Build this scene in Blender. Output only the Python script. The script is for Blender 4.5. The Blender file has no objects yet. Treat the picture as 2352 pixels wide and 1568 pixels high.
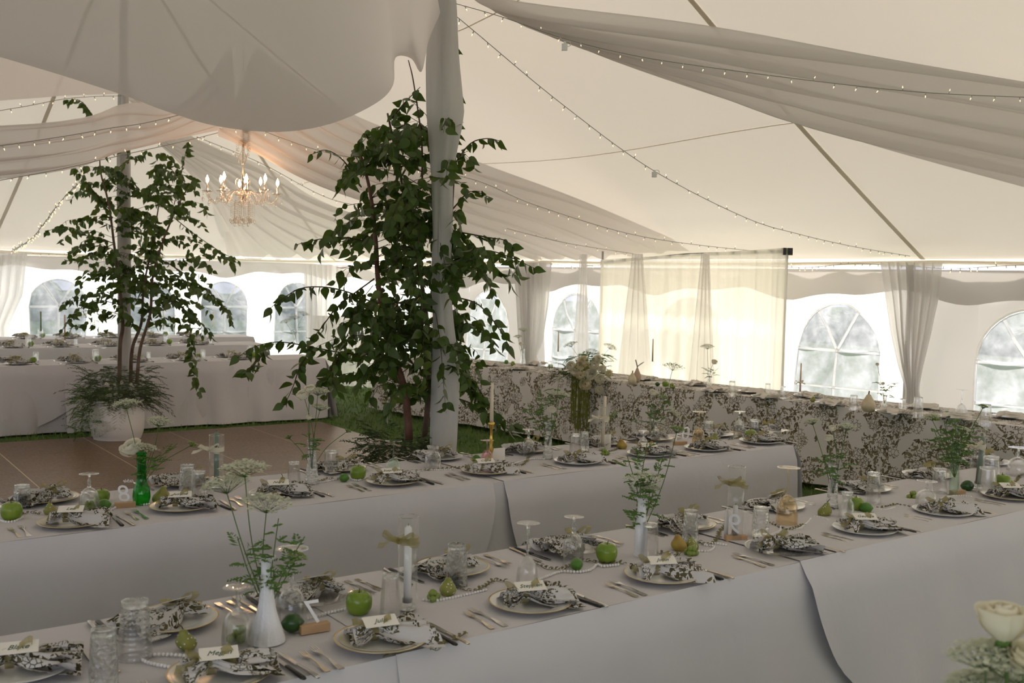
import bpy, math, random
import numpy as np
from mathutils import Vector, Matrix
R = random.Random(7)
# ------------------------------------------------------------------ camera, world, sun, exposure
FPX, PITCH, ROLL, CAMZ = 2400.0, 0.0600318, 0.02145, 1.82
scene = bpy.context.scene
cam_d = bpy.data.cameras.new('camera'); cam = bpy.data.objects.new('camera', cam_d)
scene.collection.objects.link(cam); scene.camera = cam
cam_d.sensor_width = 36; cam_d.lens = 36 * FPX / 2352; cam_d.clip_start = .05; cam_d.clip_end = 400
_F = Vector((0, math.cos(PITCH), -math.sin(PITCH))); _U0 = Vector((0, math.sin(PITCH), math.cos(PITCH))); _R0 = Vector((1, 0, 0))
_X = _R0 * math.cos(ROLL) + _U0 * math.sin(ROLL); _Y = -_R0 * math.sin(ROLL) + _U0 * math.cos(ROLL)
M4 = Matrix.Identity(4)
for i in range(3):
    M4[i][0] = _X[i]; M4[i][1] = _Y[i]; M4[i][2] = -_F[i]
M4[2][3] = CAMZ; cam.matrix_world = M4
cam_d.dof.use_dof = True; cam_d.dof.focus_distance = 5.4; cam_d.dof.aperture_fstop = 5.6
world = bpy.data.worlds.new('world'); scene.world = world; world.use_nodes = True
bg = world.node_tree.nodes['Background']; bg.inputs[0].default_value = (.82, .85, 1.0, 1); bg.inputs[1].default_value = 3.0
sun_d = bpy.data.lights.new('sun', 'SUN'); sun_d.energy = 15.0; sun_d.angle = .12; sun_d.color = (1, .93, .82)
sun = bpy.data.objects.new('sun', sun_d); scene.collection.objects.link(sun)
sun.rotation_euler = Vector((-.36, -.72, -.62)).to_track_quat('-Z', 'Y').to_euler()
scene.view_settings.view_transform = 'Standard'; scene.view_settings.look = 'None'
scene.view_settings.exposure = 0.1; scene.view_settings.gamma = 1; scene.view_settings.use_curve_mapping = False
cy = scene.cycles
cy.max_bounces = 9; cy.diffuse_bounces = 4; cy.glossy_bounces = 3; cy.transmission_bounces = 7; cy.transparent_max_bounces = 14
cy.caustics_reflective = False; cy.caustics_refractive = False; cy.sample_clamp_indirect = 6
cy.use_adaptive_sampling = True; cy.adaptive_threshold = .02

def ray(px, py):
    x = (px - 1176) / FPX; y = -(py - 784) / FPX
    return _X * x + _Y * y + _F
def on(px, py, z=.757):
    d = ray(px, py); t = (z - CAMZ) / d.z; return Vector((d.x * t, d.y * t, z))
def at(px, py, Y):
    d = ray(px, py); t = Y / d.y; return Vector((d.x * t, Y, CAMZ + d.z * t))
P2 = Vector((-.47, 6.75)); P1 = Vector((-4.26, 11.45))
U = (P1 - P2).normalized(); N = Vector((U.y, -U.x))
def W(s, t, z=0): 
    p = P2 + U * s + N * t; return Vector((p.x, p.y, z))
def ST(p): 
    q = Vector((p.x, p.y)) - P2; return q.dot(U), q.dot(N)
def hit(px, py, A, B):           # where the line of sight meets the upright plane through plan points A, B
    d = ray(px, py); dd = Vector((B[0] - A[0], B[1] - A[1])); nn = Vector((dd.y, -dd.x))
    t = (nn.x * A[0] + nn.y * A[1]) / (nn.x * d.x + nn.y * d.y)
    return Vector((d.x * t, d.y * t, CAMZ + d.z * t))

# ------------------------------------------------------------------ object helpers
def prop(o, label=None, cat=None, group=None, kind=None):
    if label: o['label'] = label
    if cat: o['category'] = cat
    if group: o['group'] = group
    if kind: o['kind'] = kind
    return o
def link(name, data, parent=None, loc=None, rz=0):
    o = bpy.data.objects.new(name, data); scene.collection.objects.link(o)
    if parent: o.parent = parent
    if loc is not None: o.location = loc
    if rz: o.rotation_euler.z = rz
    return o
def thing(name, label, cat, loc=(0, 0, 0), rz=0, group=None):
    o = link(name, None, None, loc, rz); o.empty_display_size = .05; return prop(o, label, cat, group)
class MB:
    def __init__(s): s.v = []; s.f = []; s.m = []; s.uv = None
    def add(s, v, f, mi=0):
        n = len(s.v); s.v += [tuple(p) for p in v]; s.f += [tuple(i + n for i in q) for q in f]; s.m += [mi] * len(f); return s
    def mesh(s, name, mats, smooth=True):
        me = bpy.data.meshes.new(name); me.from_pydata(s.v, [], s.f)
        mats = mats if isinstance(mats, (list, tuple)) else [mats]
        for m in mats: me.materials.append(m)
        if len(mats) > 1: me.polygons.foreach_set('material_index', s.m)
        if smooth: me.polygons.foreach_set('use_smooth', [True] * len(me.polygons))
        if s.uv is not None:
            l = me.uv_layers.new(name='UVMap'); idx = np.empty(len(me.loops), dtype=np.int32); me.loops.foreach_get('vertex_index', idx)
            l.data.foreach_set('uv', np.array(s.uv, dtype=np.float32)[idx].ravel())
        me.update(); return me
    def obj(s, name, mats, parent=None, loc=None, rz=0, smooth=True): return link(name, s.mesh(name, mats, smooth), parent, loc, rz)
def grid(fn, nu, nv):            # fn(u,v) -> point; returns verts, faces
    v = [fn(i / nu, j / nv) for i in range(nu + 1) for j in range(nv + 1)]
    f = [(i * (nv + 1) + j, (i + 1) * (nv + 1) + j, (i + 1) * (nv + 1) + j + 1, i * (nv + 1) + j + 1) for i in range(nu) for j in range(nv)]
    return v, f
def lathe(prof, n=16, c=(0, 0, 0), rib=0, ribamp=0, ribz=None):
    v = []; f = []
    for r, z in prof:
        for k in range(n):
            a = 2 * math.pi * k / n; rr = r
            if rib and (ribz is None or ribz[0] <= z <= ribz[1]): rr = r * (1 + ribamp * math.cos(a * rib))
            v.append((c[0] + rr * math.cos(a), c[1] + rr * math.sin(a), c[2] + z))
    for i in range(len(prof) - 1):
        for k in range(n):
            f.append((i * n + k, i * n + (k + 1) % n, (i + 1) * n + (k + 1) % n, (i + 1) * n + k))
    return v, f
def box(x0, x1, y0, y1, z0, z1):
    v = [(x, y, z) for x in (x0, x1) for y in (y0, y1) for z in (z0, z1)]
    return v, [(0, 1, 3, 2), (4, 6, 7, 5), (0, 4, 5, 1), (2, 3, 7, 6), (0, 2, 6, 4), (1, 5, 7, 3)]
def tube(pts, r, n=6, cap=True):
    pts = [Vector(p) for p in pts]; m = len(pts); v = []; f = []
    rs = r if isinstance(r, (list, tuple)) else [r] * m; ref = None
    for i, p in enumerate(pts):
        t = (pts[min(i + 1, m - 1)] - pts[max(i - 1, 0)]); t = t.normalized() if t.length > 1e-9 else Vector((0, 0, 1))
        if ref is None: ref = t.orthogonal().normalized()
        ref = (ref - t * ref.dot(t)); ref = ref.normalized() if ref.length > 1e-6 else t.orthogonal().normalized()
        b = t.cross(ref)
        for k in range(n):
            a = 2 * math.pi * k / n; v.append(p + (ref * math.cos(a) + b * math.sin(a)) * rs[i])
    for i in range(m - 1):
        for k in range(n): f.append((i * n + k, i * n + (k + 1) % n, (i + 1) * n + (k + 1) % n, (i + 1) * n + k))
    if cap: f += [tuple(range(n))[::-1], tuple(range((m - 1) * n, m * n))]
    return v, f
def ball(c, r, nu=8, nv=5, sz=1.0):
    prof = [(max(r * math.sin(math.pi * i / nv), 1e-4), -r * sz * math.cos(math.pi * i / nv)) for i in range(nv + 1)]
    return lathe(prof, nu, c)
def ribbon(pts, w, side):        # flat strip along pts, side = direction(s) across
    pts = [Vector(p) for p in pts]; v = []
    for i, p in enumerate(pts):
        s = Vector(side[i] if isinstance(side, list) else side).normalized(); ww = w[i] if isinstance(w, list) else w
        v += [p - s * ww / 2, p + s * ww / 2]
    return v, [(2 * i, 2 * i + 1, 2 * i + 3, 2 * i + 2) for i in range(len(pts) - 1)]
def spline(pts, n=8):            # Catmull-Rom
    P = [Vector(p) for p in pts]; P = [P[0] * 2 - P[1]] + P + [P[-1] * 2 - P[-2]]; o = []
    for i in range(1, len(P) - 2):
        for k in range(n):
            t = k / n; a, b, c, d = P[i - 1], P[i], P[i + 1], P[i + 2]
            o.append(.5 * ((2 * b) + (c - a) * t + (2 * a - 5 * b + 4 * c - d) * t * t + (3 * b - a - 3 * c + d) * t ** 3))
    o.append(P[-2]); return o
def copy_tree(o, parent=None):
    c = o.copy(); scene.collection.objects.link(c)
    if parent: c.parent = parent
    for ch in KIDS.get(o.name, []): copy_tree(ch, c)
    return c
KIDS = {}
def proto_done(root):            # remember children so copies are quick
    def rec(o):
        k = [c for c in scene.collection.objects if c.parent == o]
        if k: KIDS[o.name] = k
        for c in k: rec(c)
    rec(root); return root

# ------------------------------------------------------------------ materials
def new_mat(name):
    m = bpy.data.materials.new(name); m.use_nodes = True; nt = m.node_tree
    for n in list(nt.nodes): nt.nodes.remove(n)
    return m, nt, nt.nodes.new('ShaderNodeOutputMaterial')
def nd(nt, t, **kw):
    n = nt.nodes.new('ShaderNode' + t)
    for k, v in kw.items():
        if k.startswith('_'): setattr(n, k[1:], v)
        else: n.inputs[k.replace('__', ' ')].default_value = v
    return n
def mth(nt, op, a, b=None):
    n = nt.nodes.new('ShaderNodeMath'); n.operation = op
    for i, x in enumerate((a, b)):
        if x is None: continue
        if isinstance(x, (int, float)): n.inputs[i].default_value = x
        else: nt.links.new(x, n.inputs[i])
    return n.outputs[0]
def ramp(nt, fac, stops):
    n = nt.nodes.new('ShaderNodeValToRGB'); nt.links.new(fac, n.inputs[0]); e = n.color_ramp.elements
    while len(e) < len(stops): e.new(.5)
    for k, (p, c) in enumerate(stops): e[k].position = p; e[k].color = (*c, 1)
    return n.outputs[0]
def c4(c): return (c[0], c[1], c[2], 1)
def add_bump(nt, target, scale, strength, dist=.01, coord='Object', detail=3, kind='noise', stretch=None):
    tc = nd(nt, 'TexCoord'); vec = tc.outputs[coord]
    if stretch:
        mp = nd(nt, 'Mapping'); mp.inputs['Scale'].default_value = stretch; nt.links.new(vec, mp.inputs[0]); vec = mp.outputs[0]
    if kind == 'noise': t = nd(nt, 'TexNoise', Scale=scale, Detail=detail); out = t.outputs[0]
    else: t = nd(nt, 'TexVoronoi', Scale=scale); out = t.outputs[0]
    nt.links.new(vec, t.inputs['Vector'])
    b = nd(nt, 'Bump', Strength=strength, Distance=dist); nt.links.new(out, b.inputs['Height'])
    for q in (target if isinstance(target, list) else [target]): nt.links.new(b.outputs[0], q.inputs['Normal'])
def pbr(name, col, rough=.5, metal=0, bump=None, var=None, **kw):
    m, nt, out = new_mat(name); p = nd(nt, 'BsdfPrincipled'); p.inputs['Base Color'].default_value = c4(col)
    p.inputs['Roughness'].default_value = rough; p.inputs['Metallic'].default_value = metal
    for k, v in kw.items(): p.inputs[k.replace('__', ' ')].default_value = v
    if var:
        tc = nd(nt, 'TexCoord'); t = nd(nt, 'TexNoise', Scale=var[0], Detail=4); nt.links.new(tc.outputs['Object'], t.inputs['Vector'])
        nt.links.new(ramp(nt, t.outputs[0], [(.35, col), (.65, var[1])]), p.inputs['Base Color'])
    if bump: add_bump(nt, p, bump[0], bump[1], bump[2] if len(bump) > 2 else .01)
    nt.links.new(p.outputs[0], out.inputs[0]); return m
def fabric(name, col, trans=.3, transp=0, tcol=None, bump=None, stretch=None, coord='Object'):
    m, nt, out = new_mat(name)
    d = nd(nt, 'BsdfDiffuse', Color=c4(col)); t = nd(nt, 'BsdfTranslucent', Color=c4(tcol or col)); mx = nd(nt, 'MixShader', Fac=trans)
    nt.links.new(d.outputs[0], mx.inputs[1]); nt.links.new(t.outputs[0], mx.inputs[2]); last = mx.outputs[0]
    if bump: add_bump(nt, [d, t], bump[0], bump[1], bump[2] if len(bump) > 2 else .02, stretch=stretch, coord=coord)
    if transp:
        tp = nd(nt, 'BsdfTransparent'); m2 = nd(nt, 'MixShader', Fac=transp); nt.links.new(last, m2.inputs[1]); nt.links.new(tp.outputs[0], m2.inputs[2]); last = m2.outputs[0]
    nt.links.new(last, out.inputs[0]); return m
def clear_glass(name, tint=(.96, .97, .97), refr=.25, bump=None, edge=.28):
    m, nt, out = new_mat(name)
    tp = nd(nt, 'BsdfTransparent', Color=c4(tint)); gl = nd(nt, 'BsdfGlossy', Color=(1, 1, 1, 1), Roughness=.04)
    lw = nd(nt, 'LayerWeight', Blend=edge); fac = mth(nt, 'ADD', mth(nt, 'MULTIPLY', mth(nt, 'POWER', lw.outputs['Facing'], 2.8), .9), .03)
    mx = nd(nt, 'MixShader'); nt.links.new(fac, mx.inputs[0]); nt.links.new(tp.outputs[0], mx.inputs[1]); nt.links.new(gl.outputs[0], mx.inputs[2]); last = mx.outputs[0]; tg = [gl, lw]
    if refr:
        g = nd(nt, 'BsdfGlass', Color=c4(tint), Roughness=0.0, IOR=1.4); m2 = nd(nt, 'MixShader', Fac=refr); nt.links.new(last, m2.inputs[1]); nt.links.new(g.outputs[0], m2.inputs[2]); last = m2.outputs[0]; tg.append(g)
    if bump: add_bump(nt, tg, bump[0], bump[1], .004, kind=bump[2] if len(bump) > 2 else 'noise')
    nt.links.new(last, out.inputs[0]); return m
def emis(name, col, s, sample=False):
    m, nt, out = new_mat(name); e = nd(nt, 'Emission', Color=c4(col), Strength=s); nt.links.new(e.outputs[0], out.inputs[0]); m.cycles.emission_sampling = 'AUTO' if sample else 'NONE'; return m
def floral(name, base, inks, scale=1.0, trans=.12):
    """printed roses and leaves: oriented leaf ellipses from Voronoi cells, ringed blooms and a cluster mask, in UV metres"""
    m, nt, out = new_mat(name); L = nt.links.new
    tc = nd(nt, 'TexCoord'); uv = tc.outputs['UV']
    wn = nd(nt, 'TexNoise', Scale=9 * scale, Detail=3); L(uv, wn.inputs['Vector'])
    sb = nt.nodes.new('ShaderNodeVectorMath'); sb.operation = 'SUBTRACT'; L(wn.outputs['Color'], sb.inputs[0]); sb.inputs[1].default_value = (.5, .5, .5)
    sc = nt.nodes.new('ShaderNodeVectorMath'); sc.operation = 'SCALE'; L(sb.outputs[0], sc.inputs[0]); sc.inputs['Scale'].default_value = .006 / scale
    ad = nt.nodes.new('ShaderNodeVectorMath'); ad.operation = 'ADD'; L(uv, ad.inputs[0]); L(sc.outputs[0], ad.inputs[1]); uvw = ad.outputs[0]
    def leaves(s, wx, wy, thr):
        v = nd(nt, 'TexVoronoi', Scale=s * scale, Randomness=1.0); v.voronoi_dimensions = '2D'; L(uvw, v.inputs['Vector'])
        df = nt.nodes.new('ShaderNodeVectorMath'); df.operation = 'SUBTRACT'; L(uvw, df.inputs[0]); L(v.outputs['Position'], df.inputs[1])
        sp = nd(nt, 'SeparateColor'); L(v.outputs['Color'], sp.inputs[0])
        vr = nd(nt, 'VectorRotate'); vr.rotation_type = 'Z_AXIS'; L(df.outputs[0], vr.inputs['Vector']); L(mth(nt, 'MULTIPLY', sp.outputs[0], 6.283), vr.inputs['Angle'])
        ml = nt.nodes.new('ShaderNodeVectorMath'); ml.operation = 'MULTIPLY'; L(vr.outputs[0], ml.inputs[0]); ml.inputs[1].default_value = (s * scale * wx, s * scale * wy, 0)
        ln = nt.nodes.new('ShaderNodeVectorMath'); ln.operation = 'LENGTH'; L(ml.outputs[0], ln.inputs[0])
        return mth(nt, 'LESS_THAN', ln.outputs['Value'], thr), sp.outputs[1]
    l1, r1 = leaves(19, 1.0, 2.2, .46); l2, r2 = leaves(29, 1.0, 2.3, .44); l3, r3 = leaves(47, 1.0, 2.5, .46)
    # ringed blooms
    v = nd(nt, 'TexVoronoi', Scale=5.2 * scale); v.voronoi_dimensions = '2D'; L(uvw, v.inputs['Vector'])
    dist = v.outputs['Distance']; n2 = nd(nt, 'TexNoise', Scale=26 * scale, Detail=2); L(uvw, n2.inputs['Vector']); ring = mth(nt, 'SINE', mth(nt, 'ADD', mth(nt, 'MULTIPLY', dist, 80), mth(nt, 'MULTIPLY', n2.outputs[0], 24)))
    ve = nd(nt, 'TexVoronoi', Scale=33 * scale); ve.voronoi_dimensions = '2D'; ve.feature = 'DISTANCE_TO_EDGE'; L(uvw, ve.inputs['Vector'])
    n3 = nd(nt, 'TexNoise', Scale=11 * scale, Detail=2); L(uv, n3.inputs['Vector'])
    petal = mth(nt, 'MAXIMUM', mth(nt, 'LESS_THAN', ve.outputs['Distance'], .075), mth(nt, 'MULTIPLY', mth(nt, 'GREATER_THAN', ring, .55), mth(nt, 'GREATER_THAN', n3.outputs[0], .52)))
    bloom = mth(nt, 'MULTIPLY', mth(nt, 'LESS_THAN', mth(nt, 'ADD', dist, mth(nt, 'MULTIPLY', n3.outputs[0], .2)), .37), petal)
    cl = nd(nt, 'TexNoise', Scale=4.2 * scale, Detail=2); L(uv, cl.inputs['Vector']); cmask = mth(nt, 'GREATER_THAN', cl.outputs[0], .455)
    ring2 = mth(nt, 'LESS_THAN', dist, .70)
    lv = mth(nt, 'MAXIMUM', l1, mth(nt, 'MAXIMUM', l2, mth(nt, 'MULTIPLY', l3, mth(nt, 'GREATER_THAN', r3, .35))))
    lv = mth(nt, 'MULTIPLY', mth(nt, 'MULTIPLY', lv, mth(nt, 'MAXIMUM', cmask, 0)), ring2); lv = mth(nt, 'MULTIPLY', lv, mth(nt, 'GREATER_THAN', dist, .24))
    mask = mth(nt, 'MAXIMUM', lv, bloom)
    inkc = ramp(nt, r1, [(0, inks[0]), (1, inks[1])])
    mix = nd(nt, 'Mix'); mix.data_type = 'RGBA'; L(mask, mix.inputs[0]); mix.inputs[6].default_value = c4(base); L(inkc, mix.inputs[7])
    d = nd(nt, 'BsdfDiffuse'); t = nd(nt, 'BsdfTranslucent'); mx = nd(nt, 'MixShader', Fac=trans)
    for q in (d, t): L(mix.outputs[2], q.inputs['Color'])
    L(d.outputs[0], mx.inputs[1]); L(t.outputs[0], mx.inputs[2]); L(mx.outputs[0], out.inputs[0]); return m
# ------------------------------------------------------------------ materials used
M = {}
M['canopy'] = fabric('canopy_vinyl', (.78, .74, .67), .068, tcol=(.94, .85, .71), bump=(1.2, .8, .07))
M['wall_heavy'] = fabric('sidewall_vinyl', (.78, .76, .745), .095, tcol=(.85, .8, .76), bump=(1.7, .5, .05))
M['wall_light'] = fabric('sidewall_white', (.88, .87, .86), .42, tcol=(.93, .9, .85), bump=(1.5, .4, .04))
M['wall_far_brightened'] = fabric('sidewall_white_brightened', (.88, .87, .86), .62, tcol=(.97, .95, .92), bump=(1.5, .4, .04))  # same white sidewall, far-end brightness put into its translucency and tint
M['sheer'] = fabric('sheer_white', (.84, .82, .80), .42, .12, bump=(3, .3, .03))
M['swag'] = fabric('swag_voile', (.84, .79, .77), .42, .10, bump=(2.0, .2, .03))
M['swag_light'] = fabric('swag_light_voile', (.88, .85, .82), .5, .35, bump=(2.0, .2, .03))
M['cream_sheer'] = fabric('cream_sheer', (.93, .89, .78), .82, .15, tcol=(1.0, .96, .84), bump=(3, .3, .03))
M['overlay'] = fabric('overlay_voile', (.88, .86, .84), .6, .45)
M['cloth'] = fabric('white_linen', (.65, .63, .655), .04, bump=(5, .35, .03))
M['cloth_under'] = fabric('white_linen_under', (.62, .60, .62), .04, bump=(5, .35, .03))
M['webbing'] = fabric('webbing', (.80, .77, .70), .3, tcol=(.9, .82, .7))
M['pole_metal'] = pbr('pole_metal', (.55, .55, .56), .4, .8)
M['black'] = pbr('black_metal', (.02, .02, .022), .45)
M['white_paint'] = pbr('white_paint', (.82, .80, .80), .45)
M['wood_dark'] = pbr('table_wood', (.25, .17, .1), .6)
def window_vinyl():
    m, nt, out = new_mat('window_vinyl'); L = nt.links.new
    tc = nd(nt, 'TexCoord'); n = nd(nt, 'TexNoise', Scale=9, Detail=6); L(tc.outputs['Object'], n.inputs['Vector'])
    w = nd(nt, 'TexNoise', Scale=2.2, Detail=3, Distortion=2.5); L(tc.outputs['Object'], w.inputs['Vector'])
    fac = mth(nt, 'ADD', mth(nt, 'MULTIPLY', mth(nt, 'POWER', n.outputs[0], 2.0), .9), mth(nt, 'MULTIPLY', w.outputs[0], .75))
    tp = nd(nt, 'BsdfTransparent', Color=(.30, .305, .315, 1)); tl = nd(nt, 'BsdfTranslucent', Color=(.22, .225, .24, 1))
    mx = nd(nt, 'MixShader'); L(fac, mx.inputs[0]); L(tp.outputs[0], mx.inputs[1]); L(tl.outputs[0], mx.inputs[2]); L(mx.outputs[0], out.inputs[0]); return m
M['vinyl'] = window_vinyl()
def grass_mat():
    m, nt, out = new_mat('lawn'); L = nt.links.new
    tc = nd(nt, 'TexCoord'); n = nd(nt, 'TexNoise', Scale=1.3, Detail=8, Roughness=.75); L(tc.outputs['Object'], n.inputs['Vector'])
    n2 = nd(nt, 'TexNoise', Scale=60, Detail=3); L(tc.outputs['Object'], n2.inputs['Vector'])
    s = mth(nt, 'ADD', mth(nt, 'MULTIPLY', n.outputs[0], .55), mth(nt, 'MULTIPLY', n2.outputs[0], .45))
    d = nd(nt, 'BsdfPrincipled', Roughness=.9); L(ramp(nt, s, [(.3, (.028, .055, .010)), (.5, (.06, .115, .018)), (.72, (.13, .19, .035))]), d.inputs['Base Color'])
    b = nd(nt, 'Bump', Strength=.9, Distance=.03); L(n2.outputs[0], b.inputs['Height']); L(b.outputs[0], d.inputs['Normal']); L(d.outputs[0], out.inputs[0]); return m
M['lawn'] = grass_mat()
M['blade'] = pbr('grass_blade', (.06, .13, .015), .7, var=(3, (.14, .24, .03)))
def parquet():
    m, nt, out = new_mat('parquet_wood'); L = nt.links.new
    tc = nd(nt, 'TexCoord'); ck = nd(nt, 'TexChecker', Scale=3.28); L(tc.outputs['Object'], ck.inputs['Vector'])
    def grain(sc):
        mp = nd(nt, 'Mapping'); mp.inputs['Scale'].default_value = sc; L(tc.outputs['Object'], mp.inputs[0]); n = nd(nt, 'TexNoise', Scale=5, Detail=5, Roughness=.65); L(mp.outputs[0], n.inputs['Vector']); return n.outputs[0]
    ck.inputs[1].default_value = (0, 0, 0, 1); ck.inputs[2].default_value = (1, 1, 1, 1)
    mx = nd(nt, 'Mix'); L(ck.outputs[1], mx.inputs[0]); L(grain((1.2, 14, 1)), mx.inputs[2]); L(grain((14, 1.2, 1)), mx.inputs[3])
    oi = nd(nt, 'ObjectInfo'); v = mth(nt, 'ADD', mx.outputs[0], mth(nt, 'MULTIPLY', oi.outputs['Random'], .12))
    sp = nd(nt, 'TexNoise', Scale=40, Detail=2); L(tc.outputs['Object'], sp.inputs['Vector'])
    p = nd(nt, 'BsdfPrincipled'); L(ramp(nt, v, [(.3, (.080, .042, .020)), (.55, (.125, .070, .035)), (.8, (.18, .108, .06))]), p.inputs['Base Color'])
    L(mth(nt, 'ADD', mth(nt, 'MULTIPLY', sp.outputs[0], .25), .22), p.inputs['Roughness']); L(p.outputs[0], out.inputs[0]); return m
M['parquet'] = parquet()
M['alu'] = pbr('floor_trim_metal', (.62, .52, .36), .45, .3)
M['floral'] = floral('floral_tablecloth', (.74, .71, .69), ((.12, .10, .062), (.27, .235, .16)), 1.0)
M['floral_napkin'] = floral('floral_napkin', (.64, .62, .62), ((.055, .047, .026), (.16, .14, .08)), 1.7)

# ------------------------------------------------------------------ ground and tent shell
EH = 2.11; HW = 6.1; S1 = 12.25; S0 = -12.2
def canopy_z(s, t):
    d1 = HW - abs(t); d2 = S1 - s; d3 = s - S0
    def sm(a, b, k=.7): h = max(k - abs(a - b), 0) / k; return min(a, b) - h * h * k * .22
    d = max(sm(sm(d1, d2), d3), 0)
    if s > 6.04 or s < -6.04: bay = 0
    else: bay = math.sin(math.pi * s / 6.04) ** 2
    return EH + .57 * d - .62 * bay * (d / HW) ** 1.6 * 1.0 - .12 * math.sin(math.pi * min(d / HW, 1)) * (1 - .3 * bay)
mb = MB(); g = 90.0
mb.add([(-g, -g, 0), (g, -g, 0), (g, g, 0), (-g, g, 0)], [(0, 1, 2, 3)]); prop(mb.obj('floor', M['lawn']), kind='structure')
mb = MB(); v, f = grid(lambda a, b: W(S0 + (S1 - S0) * a, HW * (2 * b - 1), canopy_z(S0 + (S1 - S0) * a, HW * (2 * b - 1))), 100, 60)
mb.add(v, f); prop(mb.obj('ceiling', M['canopy']), kind='structure')
# webbing seams under the canopy
tn = [0]
def seam(pts, w=.05, drop=.012, col='webbing'):
    tn[0] += 1; P = [W(s, t, canopy_z(s, t) - drop) for s, t in pts]; mb = MB(); sd = []
    for i in range(len(P)):
        d = P[min(i + 1, len(P) - 1)] - P[max(i - 1, 0)]; sd.append(Vector((d.y, -d.x, 0)))
    a, f = ribbon(P, w, sd); b = [p + Vector((0, 0, -.006)) for p in a]; n = len(a); mb.add(a, f); mb.add(b, f)
    mb.add(a + b, [(2 * i, 2 * i + 2, 2 * i + 2 + n, 2 * i + n) for i in range(len(P) - 1)] + [(2 * i + 1, 2 * i + 3, 2 * i + 3 + n, 2 * i + 1 + n) for i in range(len(P) - 1)])
    prop(mb.obj('trim_%d' % tn[0], M[col]), kind='structure')
for s in (-6.04, .15, 6.15):
    for sg in (-1, 1): seam([(s, sg * (HW - .02 - k * .3)) for k in range(20)])
seam([(S1 - .02 - k * .3, 0) for k in range(19)])
for sg in (-1, 1): seam([(S1 - .05 - k * .3, sg * (HW - .05 - k * .3)) for k in range(20)])
for tt in (3.9, 1.9): seam([(-8 + k * .4, tt) for k in range(45)], .012, .004)
# walls: fabric panels with arched window openings
wn = [0]
def eave_pt(A, B, x): return Vector((A[0] + (B[0] - A[0]) * x, A[1] + (B[1] - A[1]) * x, 0))
def wall(name, A, B, wins, mats, zt=2.02, zsk=0.02, lifts=()):
    """A,B plan ends; wins = (centre distance, half width, sill, crown); mats(d) -> 0/1; A->B distance d"""
    L = (B - A).length; e = (B - A) / L; nrm = Vector((e.y, -e.x, 0)); mb = MB(); cl = pan = None
    def P(d, z):
        w = .05 * math.sin(d * 3.1) * math.sin(z * 2.3 + d) + .02 * math.sin(d * 11 + z * 4); zz = z
        return Vector((A.x + e.x * d, A.y + e.y * d, zz)) + nrm * w
    def top(d): return zt - .055 * abs(math.sin(d * math.pi / 1.02)) - .02 * math.sin(d * 1.7)
    def foot(d):
        for a, b, z in lifts:
            if a < d < b: return z
        return zsk
    edges = sorted({0, L} | {w[0] - w[1] for w in wins} | {w[0] + w[1] for w in wins})
    for a, b in zip(edges[:-1], edges[1:]):
        if b - a < 1e-4: continue
        mid = (a + b) / 2; win = next((w for w in wins if abs(w[0] - mid) < w[1]), None); n = max(2, int((b - a) / .16)); mi = mats(mid)
        if win is None:
            v, f = grid(lambda x, y: P(a + (b - a) * x, foot(a + (b - a) * x) + (top(a + (b - a) * x) - foot(a + (b - a) * x)) * y), n, 9)
            # split by material per column
            base = len(mb.v); mb.v += [tuple(p) for p in v]
            for q in f:
                mb.f.append(tuple(i + base for i in q)); mb.m.append(mats(a + (b - a) * ((q[0] // 10) + .5) / n))
        else:
            c, hw, z0, z1 = win; n = 16
            def arch(d): 
                x = min(abs(d - c) / hw, 1); return z1 - hw + hw * math.sqrt(max(1 - x * x, 0))
            v, f = grid(lambda x, y: P(a + (b - a) * x, arch(a + (b - a) * x) + (top(a + (b - a) * x) - arch(a + (b - a) * x)) * y), n, 5); mb.add(v, f, mi)
            v, f = grid(lambda x, y: P(a + (b - a) * x, zsk + (z0 - zsk) * y), n, 3); mb.add(v, f, mi)
            # the window: vinyl sheet + frame strips
            wn[0] += 1; wm = MB(); v, f = grid(lambda x, y: P(a + (b - a) * x, z0 + (arch(a + (b - a) * x) - z0) * y) - nrm * .004, n, 6); wm.add(v, f)
            wo = prop(wm.obj('window_%d' % wn[0], M['vinyl']), kind='structure')
            zc = z1 - hw
            def strip(q, w=.035):
                mm = MB(); pts = [P(d, z) + nrm * .006 * (-1 if flip else 1) for d, z in q]; sd = []
                for i in range(len(pts)):
                    t = pts[min(i + 1, len(pts) - 1)] - pts[max(0, i - 1)]; sd.append(t.cross(nrm))
                v, f = ribbon(pts, w, sd); n0 = len(v); bk = [p + nrm * (.008 if flip else -.008) for p in v]
                mm.add(v, f); mm.add(v + bk, [(2 * i + k, 2 * i + 2 + k, 2 * i + 2 + k + n0, 2 * i + k + n0) for i in range(len(pts) - 1) for k in (0, 1)]); mm.obj('muntin', M['strip'], wo)
            flip = True
            strip([(c - hw, zc), (c, zc), (c + hw, zc)]); strip([(c, z0), (c, (z0 + zc) / 2), (c, zc)]); strip([(c - hw, (z0 + zc) / 2 - .1), (c, (z0 + zc) / 2 - .1), (c + hw, (z0 + zc) / 2 - .1)], .025)
            for sg in (-1, 1): strip([(c, zc), (c + sg * hw * .27, zc + hw * .44), (c + sg * hw * .53, zc + hw * .84)])
            m2 = [(c + hw * math.cos(k * math.pi / 14), zc + hw * math.sin(k * math.pi / 14)) for k in range(15)]
            strip([(c + hw, z0)] + m2 + [(c - hw, z0), (c + hw, z0)], .03)
    return prop(mb.obj(name, [M['wall_heavy'], M['wall_far_brightened' if name == 'wall_back' else 'wall_light']]), kind='structure')
M['strip'] = fabric('window_strip', (.95, .95, .95), .75, tcol=(1, .98, .95))
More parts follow.
